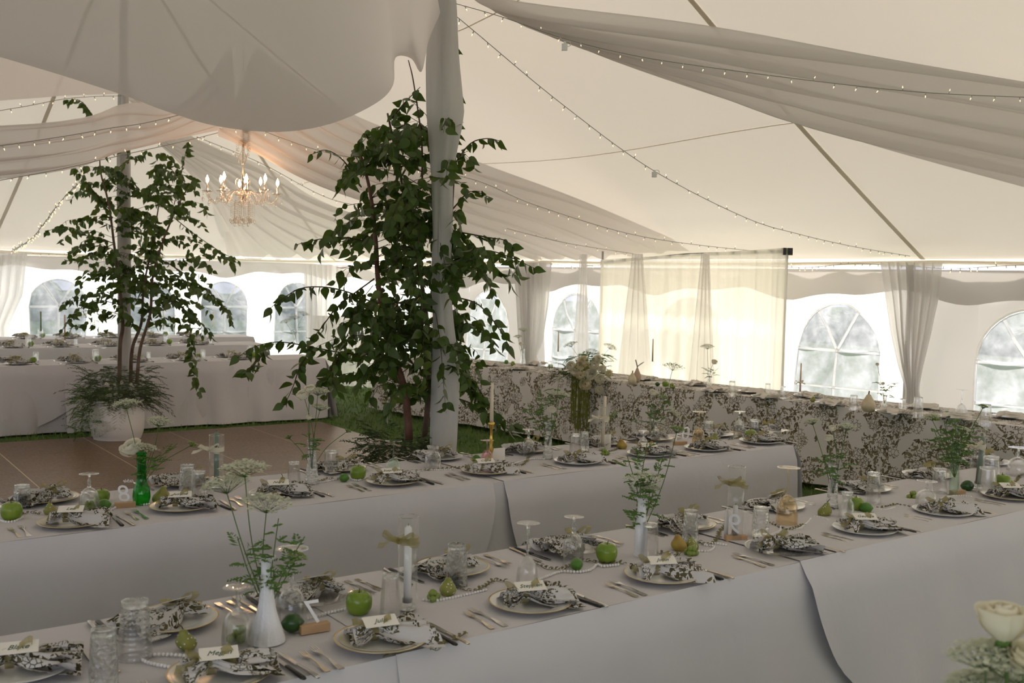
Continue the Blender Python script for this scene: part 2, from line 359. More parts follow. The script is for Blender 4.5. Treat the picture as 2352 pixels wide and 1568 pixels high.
cR1, cR0 = W(S1, HW), W(S0, HW); cL1, cL0 = W(S1, -HW), W(S0, -HW)
def dS(s): return s - S0
rw = [(dS(s), .52, .5, 1.63) for s in (-5.2, -3.1, -.98, 1.13, 3.25, 5.36, 7.45, 9.5)]
wall('wall_right', Vector(cR0), Vector(cR1), rw, lambda d: 1 if .2 < d + S0 < 6.05 or d + S0 > 9 or d + S0 < -6 else 0, lifts=((dS(10.9), dS(12.2), .45),))
EA, EB = W(S1, -HW), W(S1, HW)
ew = []
for px, hw in ((134, .45), (345, .44), (515, .45), (683, .47)):
    p = hit(px, 700, EA, EB); ew.append((ST(p)[1] + HW, hw, .5, 1.66))
ew = [(.9, .45, .5, 1.66)] + ew
wall('wall_back', Vector(EA), Vector(EB), ew, lambda d: 1)
wall('wall_left', Vector(cL1), Vector(W(-4.6, -HW)), [(1.5 + 2.1 * k, .52, .5, 1.63) for k in range(7)], lambda d: 1, zsk=.02)
wall('wall_front', Vector(cR0), Vector(cL0), [(1.3 + 2.1 * k, .52, .5, 1.63) for k in range(5)], lambda d: 1)
# valance band of heavier cloth under the eave, eave lip
def band(name, s0, s1, z0, z1, t, mat, amp=.03, side=True, n=90):
    mb = MB()
    def fn(a, b):
        s = s0 + (s1 - s0) * a; zz = z1 + (z0 + .05 * math.sin(s * 2.9) + .03 * math.sin(s * 6.1) - z1) * b
        o = amp * math.sin(s * 9 + b) * b
        return W(s, t - o, zz) if side else W(t - o, s, zz)
    v, f = grid(fn, n, 6); mb.add(v, f); return prop(mb.obj(name, M[mat]), kind='structure')
band('trim_90', -6, 12.1, 1.72, 2.0, HW - .06, 'wall_heavy', n=160)
band('trim_91', -6, 6, 1.80, 2.02, S1 - .07, 'wall_heavy', side=False)
for k, (a, b) in enumerate(((cR0, cR1), (EA, EB), (cL0, cL1))):
    mb = MB(); e = (Vector(b) - Vector(a)); pts = [Vector(a) + e * (i / 24) + Vector((0, 0, EH - .03 - .03 * abs(math.sin(i / 24 * 4 * math.pi)))) for i in range(25)]
    mb.add(*tube(pts, .018, 6)); mb.add(*ribbon([p + Vector((0, 0, .0)) for p in pts], .09, Vector((0, 0, 1)))); prop(mb.obj('trim_%d' % (92 + k), M['webbing']), kind='structure')
# poles
def pole(name, label, s, t, h, r, mat='pole_metal'):
    mb = MB(); p = W(s, t); mb.add(*lathe([(r * 1.8, 0), (r * 1.8, .03), (r, .05), (r, h - .05), (r * 1.3, h - .04), (r * 1.3, h), (0.001, h)], 14, (p.x, p.y, 0)))
    return prop(mb.obj(name, M[mat]), label, 'pole')
pole('center_pole', 'tall tent pole rising through the nearer birch, wrapped in white drape', 0, 0, canopy_z(0, 0) - .02, .045)
pole('center_pole', 'far tent pole wrapped in white drape behind the white planter', 6.04, 0, canopy_z(6.04, 0) - .02, .045)
for s, lb in ((.2, 'metal side pole inside the tied curtain at the right wall'), (6.15, 'metal side pole inside the pleated curtain right of the nearer birch')): pole('side_pole', lb, s, HW - .16, EH - .06, .025)
pole('side_pole', 'metal side pole behind the curtain at the left edge', S1 - .16, 0.02, EH - .06, .025)
# dance floor
dc = on(735, 968, .03); wd = Vector((.574, -.819, 0)); bd = Vector((-.819, -.574, 0)); rzf = math.atan2(bd.y, bd.x)
df = thing('dance_floor', 'brown parquet dance floor laid on the grass between the tables', 'dance floor', (dc.x, dc.y, 0), rzf)
mb = MB(); mb.add(*box(.005, .914 - .005, .0015, .914 - .0015, 0, .03)); pm = mb.mesh('panel', M['parquet'], False)
for i in range(9):
    for j in range(5): link('panel', pm, df, (i * .914, j * .914, 0))
mb = MB(); mb.add(*box(0, 9 * .914, 0, 5 * .914, .001, .0285)); mb.obj('base_frame', M['alu'], df, smooth=False)
mb = MB(); mb.add([(0, 0, .03), (-.07, 0, .002), (0, 5 * .914, .03), (-.07, 5 * .914, .002)], [(0, 1, 3, 2)]); mb.add([(0, 0, .03), (0, -.07, .002), (9 * .914, 0, .03), (9 * .914, -.07, .002)], [(0, 2, 3, 1)])
mb.obj('edge_ramp', M['alu'], df, smooth=False)
# grass blades near the floor
rr = np.random.default_rng(3); nb = 60000
sx = rr.uniform(-9.5, 4.5, nb); sy = rr.uniform(9.0, 19.5, nb)
rel = np.stack([sx - dc.x, sy - dc.y], 1); ii = rel @ np.array([bd.x, bd.y]); jj = rel @ np.array([wd.x, wd.y])
q = np.stack([sx - P2.x, sy - P2.y], 1); tt = q @ np.array([N.x, N.y]); ss = q @ np.array([U.x, U.y])
keep = ~((ii > -.05) & (ii < 8.3) & (jj > -.05) & (jj < 4.65)) & (tt < 5.9) & (ss < 12) ; sx, sy = sx[keep], sy[keep]; nb = len(sx)
an = rr.uniform(0, 6.28, nb); h = rr.uniform(.025, .06, nb); w = .006; lx = rr.normal(0, .015, nb); ly = rr.normal(0, .015, nb)
V = np.zeros((nb, 3, 3)); V[:, 0] = np.stack([sx - w * np.cos(an), sy - w * np.sin(an), 0 * sx], 1); V[:, 1] = np.stack([sx + w * np.cos(an), sy + w * np.sin(an), 0 * sx], 1); V[:, 2] = np.stack([sx + lx, sy + ly, h], 1)
me = bpy.data.meshes.new('grass'); me.vertices.add(nb * 3); me.vertices.foreach_set('co', V.ravel()); me.loops.add(nb * 3); me.loops.foreach_set('vertex_index', np.arange(nb * 3, dtype=np.int32))
me.polygons.add(nb); me.polygons.foreach_set('loop_start', np.arange(0, nb * 3, 3, dtype=np.int32)); me.polygons.foreach_set('loop_total', np.full(nb, 3, dtype=np.int32)); me.update(); me.validate(); me.materials.append(M['blade'])
prop(link('grass', me), 'short green lawn grass growing around the dance floor', 'grass', kind='stuff')
# hedge outside, seen milky through the windows
M['hedge'] = pbr('hedge_leaf', (.22, .27, .16), .8, bump=(6, 1, .2), var=(2.5, (.34, .33, .27)))
for k, (s, t, l) in enumerate(((32, -8, 16), (34, 11, 14), (12, 26, 14), (-8, 25, 16))):
    mb = MB(); p = W(s, t); rz = math.atan2(N.y, N.x) if k < 2 else math.atan2(U.y, U.x)
    v, f = grid(lambda a, b: (l * (a - .5), 1.2 * math.cos(b * math.pi) * (1 + .2 * math.sin(a * 31)), (1.25 + .35 * math.sin(a * 17) + .2 * math.sin(a * 43)) * math.sin(b * math.pi)), 60, 10)
    v = [(x + R.uniform(-.12, .12), y + R.uniform(-.15, .15), z + R.uniform(-.1, .1)) for x, y, z in v]; mb.add(v, f)
    prop(mb.obj('hedge', M['hedge'], None, (p.x, p.y, 0), rz, False), ['green hedge outside the left windows', 'green hedge outside beyond the tent corner', 'green hedge outside behind the cream backdrop', 'green hedge outside the rightmost window'][k], 'hedge')

# ------------------------------------------------------------------ drapes and swags
def swag(name, label, eA, eB, nf=7, amp=.05, belly=.0, nu=36, nv=40, mat='swag', up=(0, 0, 1)):
    A = spline(eA, 10); B = spline(eB, 10); mb = MB(); up = Vector(up)
    def smp(C, a): x = a * (len(C) - 1); i = min(int(x), len(C) - 2); return C[i].lerp(C[i + 1], x - i)
    def fn(a, b):
        p, q = smp(A, a), smp(B, a); c = p.lerp(q, b); w = (p - q).length
        fold = math.sin(b * nf * 2 * math.pi + 1.3 * math.sin(a * 5)) * .6 + .4 * math.sin(b * nf * 3.7 * math.pi + a * 3)
        return c + up * (fold * amp * min(1, w * 1.2) - belly * w * math.sin(math.pi * b) )
    v, f = grid(fn, nu, nv * 2); mb.add(v, f); return prop(mb.obj(name, M[mat]), label, 'drape')
def E(a, b, pts, ends=None):     # edge of a swag in the upright plane through plan points a,b, traced at heights seen in the photograph
    return [hit(px, py, a, b) for px, py in pts]
A2, A1, AC = W(0, 0), W(6.04, 0), W(3.0, 0)
# S5: from the near pole out over the right eave
e1, e2 = W(-3, 6.0), W(-6, 6.0)
lo = [Vector((A2.x, A2.y, 3.80)) + N.to_3d() * .05] + E(A2, e1, [(1230, 52), (1546, 184), (1862, 299), (2352, 425)]) + [Vector((e1.x, e1.y, 2.15))]
hi = [Vector((A2.x, A2.y, 3.92)) + N.to_3d() * .05] + E(A2, e2, [(1115, 0), (1632, 69), (2352, 172)]) + [Vector((e2.x, e2.y, 2.35))]
swag('ceiling_swag', 'long pale swag fanning from the nearer pole to the upper right corner', lo, hi, 5, .06, .02)
# S4: from the chandelier point to the right wall behind the birch
def eave_hit(px): p = hit(px, 590, cR0, cR1); return Vector((p.x, p.y, 0)) - N.to_3d() * .1
e1, e2 = eave_hit(1240), eave_hit(1600)
lo = E(AC, e1, [(500, 312), (750, 437), (1086, 545)]) + [Vector((e1.x, e1.y, 2.12))]
hi = [Vector((AC.x + .1, AC.y, 3.75))] + E(AC, e2, [(800, 268), (1098, 380), (1345, 460)]) + [Vector((e2.x, e2.y, 2.3))]
swag('ceiling_swag', 'peach-lit swag running from the chandelier down behind the nearer birch', lo, hi, 6, .05, .02)
# S3: from the chandelier point to the left
e1 = W(6.0, -6.0); e2 = W(5, -6)
lo = E(AC, e1, [(545, 292), (281, 351), (0, 414)]) + [Vector((e1.x, e1.y, 2.0))]
hi = [Vector((AC.x - .1, AC.y, 3.75))] + E(AC, e2, [(420, 238), (293, 238), (0, 279)]) + [Vector((e2.x, e2.y, 2.6))]
swag('ceiling_swag', 'broad swag crossing the left from the chandelier, string lights along it', lo, hi, 4, .04, .02)
# S2: upper left, from the far pole
e1 = W(3, -6.0)
lo = E(A1, e1, [(290, 215), (150, 222), (0, 232)]) + [Vector((e1.x, e1.y, 2.3))]
hi = E(A1, e1, [(292, 195), (150, 150), (0, 110)]) + [Vector((e1.x, e1.y + .3, 3.6))]
swag('ceiling_swag', 'high swag strip at the top left running from the far pole', lo, hi, 3, .03)
# S6: far pole to the far corner
e1 = hit(520, 600, EA, EB) - U.to_3d() * .1; e2 = eave_hit(1080)
lo = E(A1, e1, [(330, 300), (420, 380), (500, 500)]) + [Vector((e1.x, e1.y, 2.05))]
hi = [Vector((A1.x, A1.y, 3.8))] + E(A1, e2, [(440, 318), (620, 395), (760, 470)]) + [Vector((e2.x, e2.y, 2.25))]
swag('ceiling_swag', 'pale pleated swag falling from the far pole behind the chandelier', lo, hi, 8, .07, mat='swag_light')
# S1: the big low swag overhead at the upper left
def b(px, py, Y): return at(px, py, Y)
rows = [  # each row runs across the cloth: upper rim far side -> underside -> near rim above the frame
    [b(1012, 30, 6.7), b(1008, 12, 6.65), b(1004, -12, 6.6), b(1002, -40, 6.6), b(1004, -70, 6.6)],
    [b(985, 92, 6.65), b(980, 60, 6.5), b(975, 10, 6.3), b(975, -50, 6.2), b(980, -110, 6.2)],
    [b(968, 165, 6.6), b(962, 120, 6.3), b(950, 20, 6.0), b(950, -60, 5.8), b(955, -150, 5.8)],
    [b(944, 134, 6.6), b(936, 110, 6.2), b(930, 20, 5.8), b(925, -70, 5.6), b(935, -180, 5.5)],
    [b(908, 133, 6.5), b(900, 115, 5.9), b(893, 10, 5.4), b(880, -120, 5.0), b(890, -300, 4.8)],
    [b(903, 195, 6.3), b(893, 170, 5.6), b(885, 20, 5.0), b(870, -150, 4.5), b(880, -420, 4.2)],
    [b(862, 238, 6.1), b(850, 190, 5.3), b(840, 20, 4.6), b(820, -170, 4.1), b(820, -520, 3.7)],
    [b(760, 284, 5.9), b(750, 220, 5.1), b(735, 30, 4.3), b(720, -180, 3.8), b(700, -600, 3.3)],
    [b(640, 303, 5.7), b(630, 230, 4.9), b(610, 30, 4.1), b(590, -180, 3.6), b(560, -640, 3.1)],
    [b(500, 290, 5.5), b(485, 215, 4.7), b(460, 20, 3.9), b(430, -200, 3.4), b(390, -660, 2.9)],
    [b(380, 255, 5.3), b(365, 185, 4.5), b(335, 0, 3.7), b(300, -220, 3.2), b(250, -680, 2.8)],
    [b(270, 214, 5.1), b(250, 150, 4.3), b(215, -20, 3.6), b(170, -240, 3.1), b(100, -680, 2.7)],
    [b(0, 131, 4.6), b(-30, 70, 4.0), b(-80, -80, 3.4), b(-150, -280, 3.0), b(-220, -660, 2.6)],
    [b(-700, -60, 3.6), b(-740, -120, 3.2), b(-800, -240, 2.9), b(-860, -420, 2.6), b(-950, -700, 2.4)]]
cols = [spline([r[k] for r in rows], 5) for k in range(5)]; mb = MB(); nr = len(cols[0]); fine = []
for i in range(nr): fine.append(spline([cols[k][i] for k in range(5)], 5))
nc = len(fine[0]); mb.add([p for r in fine for p in r], [(i * nc + j, (i + 1) * nc + j, (i + 1) * nc + j + 1, i * nc + j + 1) for i in range(nr - 1) for j in range(nc - 1)])
prop(mb.obj('ceiling_swag', M['swag']), 'huge low grey-white swag filling the upper left of the tent', 'drape')
# pole drapes
def pole_drape(label, s, t, ztop, prof, seed):
    rd = random.Random(seed); mb = MB(); p0 = W(s, t); nz = 40; na = 40; ph = [rd.uniform(0, 6) for _ in range(6)]
    def fn(a, b):
        z = .03 + (ztop - .03) * a; th = b * 2 * math.pi
        r = np.interp(z, [q[0] for q in prof], [q[1] for q in prof]); cx = np.interp(z, [q[0] for q in prof], [q[2] for q in prof])
        tw = z * 1.1; rr = r * (1 + .10 * math.sin(3 * th + tw + ph[0]) + .07 * math.sin(7 * th - tw * 2 + ph[1]) + .03 * math.sin(13 * th + ph[2] + tw * 3))
        return (p0.x + cx + rr * math.cos(th), p0.y + rr * math.sin(th) * .8, z)
    v, f = grid(fn, nz, na); mb.add(v, f); return prop(mb.obj('pole_drape', M['sheer']), label, 'drape')
pole_drape('white chiffon drape wrapped down the tall pole inside the nearer birch', 0, 0, 3.95, [(0, .09, .03), (.6, .085, .03), (1.2, .085, .04), (1.55, .06, .02), (1.8, .058, .0), (2.1, .06, .01), (2.5, .07, .0), (2.85, .115, .02), (3.2, .1, .0), (3.5, .08, .0), (3.8, .05, 0), (3.95, .04, 0)], 1)
pole_drape('white drape wrapped down the far pole behind the white planter', 6.04, 0, 3.85, [(0, .075, 0), (.8, .072, .0), (1.6, .066, 0), (2.4, .066, 0), (3.2, .07, 0), (3.85, .05, 0)], 2)
# curtains hung at the eave and tied
def curtain(label, C, e, zt, rows, nf=9, amp=.05, mat='sheer', n=60, out=None):
    """rows: (z, left offset, right offset) along e from C"""
    e = e.normalized(); o = out or Vector((e.y, -e.x, 0)); mb = MB()
    zs = [r[0] for r in rows][::-1]; a0 = [r[1] for r in rows][::-1]; a1 = [r[2] for r in rows][::-1]
    def fn(a, b):
        z = zt * (1 - a) + rows[-1][0] * a; l = np.interp(z, zs, a0); r = np.interp(z, zs, a1); x = l + (r - l) * b
        w = (r - l); f = math.sin(b * nf * 2 * math.pi + .5 * math.sin(z * 2)) + .35 * math.sin(b * nf * 4.7 * math.pi + 1)
        return Vector(C) + e * x + o * (f * amp * min(1, .45 + w * .6)) + Vector((0, 0, z))
    v, f = grid(fn, 30, n * 2); mb.add(v, f); return prop(mb.obj('curtain', M[mat]), label, 'curtain')
eR = -U.to_3d()
c0 = hit(2105, 600, W(S0, HW - .22), W(S1, HW - .22)); c0.z = 0
def along(px, py, base, t=HW - .22): p = hit(px, py, W(S0, t), W(S1, t)); return (p - base).dot(eR), p.z
rows_ = []
for py, xl, xr in ((602, 2022, 2162), (680, 2035, 2155), (760, 2048, 2138), (840, 2066, 2118), (890, 2082, 2108), (915, 2080, 2112), (960, 2070, 2125)):
    a, z = along(xl, py, c0); b2, _ = along(xr, py, c0); rows_.append((z, a, b2))
rows_.append((.03, -.3, .3))
curtain('white curtain gathered and tied at the right wall pole', c0, eR, rows_[0][0], rows_, 7, .05)
c0 = hit(1235, 605, W(S0, HW - .22), W(S1, HW - .22)); c0.z = 0; rows_ = []
for py, xl, xr in ((602, 1180, 1262), (700, 1190, 1256), (780, 1195, 1245), (815, 1205, 1232), (850, 1195, 1250)):
    a, z = along(xl, py, c0); b2, _ = along(xr, py, c0); rows_.append((z, a, b2))
rows_.append((.03, -.5, .5))
curtain('white pleated curtain on the side pole just right of the nearer birch', c0, eR, rows_[0][0], rows_, 8, .05)
c0 = W(S1 - .25, 0); eN = N.to_3d()
curtain('white pleated curtain at the left edge of the far wall', c0, eN, 2.06, [(2.06, -1.2, .5), (1.4, -1.1, .42), (.9, -.9, .2), (.03, -1.0, .3)], 12, .05)
c0 = W(S1 - .3, HW - .3)
curtain('white curtain hanging in the far corner behind the nearer birch', c0, eN, 2.0, [(2.0, -.55, .2), (1.0, -.5, .2), (.03, -.5, .2)], 7, .05)
mb = MB(); q = on(868, 900, .03); 
# service screen of pleated cloth beyond the birch
cs = Vector((-2.75, 16.9, 0)); curtain('low white pleated screen standing behind the nearer birch', cs, Vector((.9, -.43, 0)), 1.15, [(1.15, -.6, .7), (.03, -.62, .72)], 12, .035)
# pipe and drape backdrop behind the head table
tb = 5.25; pa = hit(1808, 577, W(S0, tb), W(S1, tb)); pb = hit(1384, 603, W(S0, tb), W(S1, tb)); zt = pa.z
st = thing('backdrop_stand', 'black pipe stand holding the cream backdrop curtain', 'stand', (pa.x, pa.y, 0))
for p, nm in ((pa, 'upright'), (pb, 'upright')):
    mb = MB(); o = Vector((p.x - pa.x, p.y - pa.y, 0)); mb.add(*tube([o, o + Vector((0, 0, zt + .02))], .014, 10)); mb.obj(nm, M['pole_metal'], st); mb = MB(); mb.add(*box(o.x - .2, o.x + .2, o.y - .2, o.y + .2, 0, .012)); mb.obj('base_plate', M['black'], st, smooth=False)
mb = MB(); o = Vector((pb.x - pa.x, pb.y - pa.y, 0)); h2 = pb.z; mb.add(*tube([Vector((.05 * eR.x, .05 * eR.y, zt)), (o * .5) + Vector((0, 0, zt - .03)), o + Vector((0, 0, h2))], .018, 8)); mb.obj('crossbar', M['black'], st)
mb = MB(); mb.add(*box(-.05, .05, -.035, .035, zt - .04, zt + .035)); mb.obj('bracket', M['black'], st, smooth=False)
Lb = (pb - pa); Lb.z = 0; mb = MB(); ll = Lb.length; ev = Lb.normalized(); ov = -N.to_3d()
def fn(a, b):
    x = -.03 + (ll + .03) * b; z = (zt + (h2 - zt) * b + .035) * (1 - a) + .02 * a
    f = math.sin(x * 26 + .6 * math.sin(x * 5)) * .03 + math.sin(x * 61) * .012; f *= (.55 + .9 * a)
    return ev * x + ov * (.05 + f) + Vector((0, 0, z))
v, f = grid(fn, 14, 170); mb.add(v, f); prop(mb.obj('backdrop_curtain', M['cream_sheer'], None, (pa.x, pa.y, 0)), 'cream pleated backdrop curtain hanging behind the floral head table', 'curtain')
mb = MB()
for c, w0, w1 in ((1.0, .10, .5), (2.05, .16, .75), (3.0, .1, .4)):
    def fn(a, b): 
        x = c + (w0 + (w1 - w0) * a) * (b - .5); z = zt - .02 - (zt - .1) * a
        return ev * x + ov * (.12 + .03 * math.sin(b * 22)) + Vector((0, 0, z))
    v, f = grid(fn, 12, 24); mb.add(v, f)
prop(mb.obj('backdrop_overlay', M['overlay'], None, (pa.x, pa.y, 0)), 'sheer grey-white panels fanning over the cream backdrop curtain', 'curtain')
# ------------------------------------------------------------------ tables and cloths
TZ = .755
class Tab:
    def __init__(s, c, d, w, a0, a1): s.c = Vector((c[0], c[1], 0)); s.d = Vector((d[0], d[1], 0)).normalized(); s.n = Vector((-s.d.y, s.d.x, 0)); s.w = w; s.a0 = a0; s.a1 = a1; s.rz = math.atan2(s.d.y, s.d.x)
    def al(s, p): return (Vector((p.x, p.y, 0)) - s.c).dot(s.d)
    def P(s, a, b, z=TZ): v = s.c + s.d * a + s.n * b; return Vector((v.x, v.y, z))
TA = Tab((.959, 3.826), (.80, .60), .762, -4.1, 4.2)
TB = Tab((.009, 5.456), (.80, .60), .765, -4.6, 2.33)
TL1 = Tab((-3.91, 12.19), (.84, .545), .78, -3.9, 1.85)
TL2 = Tab((-5.5, 14.42), (.84, .545), .78, -2.9, 2.2)
TL3 = Tab((-6.25, 16.2), (.84, .545), .78, -2.75, 2.3)
TH = Tab((1.453, 10.62), (.70, -.714), .78, -4.62, 6.6)
def banquet(T, label, joints):
    t = thing('banquet_table', label, 'table', T.P(0, 0, 0), T.rz); xs = [T.a0 + .02] + joints + [T.a1 - .02]
    mb = MB(); mb.add(*box(T.a0 + .01, T.a1 - .01, .01, T.w - .01, TZ - .05, TZ - .016)); mb.obj('tabletop', M['wood_dark'], t, smooth=False)
    for x in np.linspace(T.a0 + .25, T.a1 - .25, 6):
        for y in (.12, T.w - .12): mb = MB(); mb.add(*tube([(x, y, 0), (x, y, TZ - .05)], .015, 8)); mb.obj('leg', M['pole_metal'], t)
def cloth(T, a0, a1, label, mat='cloth', out=.0, drop=.735, ret0=0, ret1=0, end0=False, end1=False, wr=.012, seed=1, flare=.05, name='tablecloth', wpow=2.2, top=True):
    rd = random.Random(seed); mb = MB(); mb.uv = []; ph = [rd.uniform(0, 6) for _ in range(8)]; w = T.w; n = max(8, int((a1 - a0) / .05)); zt = TZ + .002 + out * .3
    def hem(a, d):      # outward billow
        q = d / drop
        return out + .012 * min(1, q * 6) + flare * q + q * wr * (math.sin(a * 7 + ph[0] + q) + .7 * math.sin(a * 13.3 + ph[1] - 2 * q) + .5 * math.sin(a * 23 + ph[2]) + .8 * math.sin(a * 3.1 + q * 4 + ph[3]))
    def L(fn, nu, nv, uvf):
        v, f = grid(fn, nu, nv); mb.add(v, f); mb.uv += [uvf(i / nu, j / nv) for i in range(nu + 1) for j in range(nv + 1)]
    if top: L(lambda x, y: T.P(a0 + (a1 - a0) * x, w * y, zt + .0015 * math.sin((a0 + (a1 - a0) * x) * 5 + y * 3)), n, 6, lambda x, y: (a0 + (a1 - a0) * x, w * y))
    K = 16
    for side in (0, 1):
        def fn(x, y):
            d = y * drop; q = y; s0 = a0 + ret0 * q ** wpow; s1 = a1 - ret1 * q ** wpow; a = s0 + (s1 - s0) * x; h = hem(a, d) * min(1, y * K / 2 + .0)
            r = min(1, y * K); zz = zt - d + (.004 if y == 0 else 0) * 0 - (0 if y else 0)
            return T.P(a, (-h - .008 * r) if side == 0 else (w + h + .008 * r), max(zz, .012))
        L(fn, n, K, lambda x, y: (a0 + (a1 - a0) * x, -y * drop if side == 0 else w + y * drop))
    for on_, aa, sg in ((end0, a0, -1), (end1, a1, 1)):
        if not on_: continue
        def fn(x, y):
            d = y * drop; h = hem(x * w + 9, d) + .008
            e = hem(aa, d) + .008 * min(1, y * K)
            b = -e + (w + 2 * e) * x if y else w * x
            return T.P(aa + sg * h * min(1, y * K / 2), b, max(zt - d, .012))
        L(fn, 14, K, lambda x, y: (aa + sg * y * drop, w * x))
    return prop(mb.obj(name, M[mat]), label, 'tablecloth')
jA = [TA.al(on(910, 1507, TZ)), TA.al(on(1832, 1292, TZ))]
banquet(TA, 'long table nearest the camera, hidden under white cloths', [])
cloth(TA, TA.a0, jA[0] + .06, 'white cloth at the left end of the nearest table', seed=2, out=.0, wr=.008, flare=.03)
cloth(TA, jA[0], jA[1] + .75, 'white cloth over the middle of the nearest table', seed=3, out=.008, wr=.009, flare=.035)
cloth(TA, jA[1], TA.a1, 'white cloth at the right of the nearest table, its hem curving away', seed=4, out=.026, ret0=.56, wr=.016, flare=.10)
jB = [TB.al(on(1130, 1109, TZ)), TB.al(on(1155, 1106, TZ))]
banquet(TB, 'second long table from the camera, hidden under white cloths', [])
cloth(TB, TB.a0 + .05, TB.a1 - .04, 'white under-cloth showing in the gap of the second table', mat='cloth_under', seed=5, wr=.005, flare=.01, end1=True, out=-.002)
cloth(TB, TB.a0, jB[0], 'white cloth over the left half of the second table', seed=6, out=.012, ret1=.34, wr=.014, flare=.03)
cloth(TB, jB[1], TB.a1, 'white cloth over the right half of the second table, gathered corner at right', seed=7, out=.012, ret0=.30, end1=True, wr=.012, flare=.04)
j1 = TL1.al(on(214, 838, TZ))
banquet(TL1, 'first long table beyond the dance floor, under white cloths', [])
cloth(TL1, TL1.a0, TL1.a1 - .02, 'white under-cloth of the first table beyond the dance floor', mat='cloth_under', seed=8, end1=True, wr=.02, flare=.06, out=-.002)
cloth(TL1, TL1.a0, j1, 'white cloth left of the planter on the first far table, hem curving', seed=9, out=.015, ret1=.75, wr=.012, flare=.05, wpow=2.6)
cloth(TL1, j1 - .3, TL1.a1, 'white cloth right of the planter on the first far table', seed=10, out=.006, end1=True, wr=.026, flare=.10)
for T, nm, sd in ((TL2, 'second', 11), (TL3, 'third', 12)):
    banquet(T, '%s long table beyond the dance floor, under a white cloth' % nm, [])
    cloth(T, T.a0, T.a1, 'white cloth on the %s table beyond the dance floor' % nm, seed=sd, end1=True, wr=.015)
banquet(TH, 'long head table under the floral cloth by the right wall', [])
cloth(TH, TH.a0, TH.a1, 'green and white floral tablecloth covering the long head table', mat='floral', seed=13, end0=True, wr=.016, flare=.06, drop=.70)
TC = Tab((1.35, 1.15), (.80, .60), .762, -1.2, 1.6)
banquet(TC, 'table in front of the camera holding the near rose vase', []); cloth(TC, TC.a0, TC.a1, 'white cloth on the table under the near white rose', seed=14, end0=True, end1=True)

# ------------------------------------------------------------------ tableware prototypes
M['china'] = pbr('white_china', (.72, .72, .70), .18); M['cream_china'] = pbr('cream_china', (.62, .56, .40), .2, var=(18, (.72, .69, .60)))
M['gold'] = pbr('gold_rim', (.62, .50, .30), .35, .8); M['silver'] = pbr('silver_cutlery', (.62, .60, .58), .22, 1); M['oldgold'] = pbr('gilt_cutlery', (.66, .58, .45), .22, .95)
M['steel'] = pbr('steel_blade', (.42, .42, .43), .2, 1); M['blackh'] = pbr('black_handle', (.012, .011, .011), .3)
M['glassplate'] = clear_glass('glass_plate', (.93, .93, .91), .1); M['glass'] = clear_glass('clear_glass', (.99, .992, .992), .16, (14, .12), .3); M['thin'] = clear_glass('thin_cylinder_glass', (.99, .992, .992), 0, None, .22); M['cut'] = clear_glass('cut_glass', (.985, .99, .99), .6, (75, 1.0, 'voronoi'))
M['amber'] = clear_glass('amber_glass', (.99, .93, .82), .1); M['pinkg'] = clear_glass('pink_glass', (.98, .86, .87), .15); M['greeng'] = clear_glass('green_glass', (.30, .80, .34), .1); M['palegreen'] = clear_glass('pale_green_glass', (.93, .98, .94), .1)
M['milk'] = pbr('milk_glass', (.80, .80, .84), .3, bump=(120, .8, .003)); M['organza'] = fabric('organza_ribbon', (.34, .30, .13), .5, .38, tcol=(.55, .48, .2)); M['cream_ribbon'] = fabric('cream_ribbon', (.78, .73, .60), .3)
M['card'] = pbr('card_stock', (.82, .78, .72), .8); M['ink'] = pbr('green_ink', (.05, .10, .05), .7); M['pearl'] = pbr('pearl', (.80, .78, .78), .18); M['acryl'] = clear_glass('acrylic', (.99, .99, .99), 0, edge=.12); M['whiteink'] = pbr('white_print', (.85, .85, .88), .6)
M['lightwood'] = pbr('light_wood_block', (.55, .36, .20), .55, var=(12, (.45, .28, .15))); M['cream_napkin'] = fabric('cream_napkin', (.86, .82, .75), .25)
def plate_proto(kind):
    t = thing('dinner_plate', 'x', 'plate'); mb = MB(); r = .135 if kind != 'glass' else .14
    prof = [(.001, .004), (.075, .004), (.083, .006), (.098, .013), (r - .004, .019), (r, .021), (r, .023), (r - .004, .022), (.097, .017), (.082, .010), (.074, .008), (.001, .008)]
    mb.add(*lathe(prof, 40)); m = {'white': 'china', 'cream': 'china', 'glass': 'glassplate', 'plain': 'china'}[kind]; mb.obj('dish', M[m], t)
    if kind in ('white', 'cream'): mb = MB(); mb.add(*lathe([(r - .005, .0222), (r + .0008, .0236), (r + .0012, .0215), (r - .002, .0195)], 40)); mb.obj('rim', M['gold'], t)
    if kind == 'cream': mb = MB(); mb.add(*lathe([(.086, .0118), (.1, .0186), (.122, .0222)], 40)); mb.obj('border', M['cream_china'], t)
    return proto_done(t)
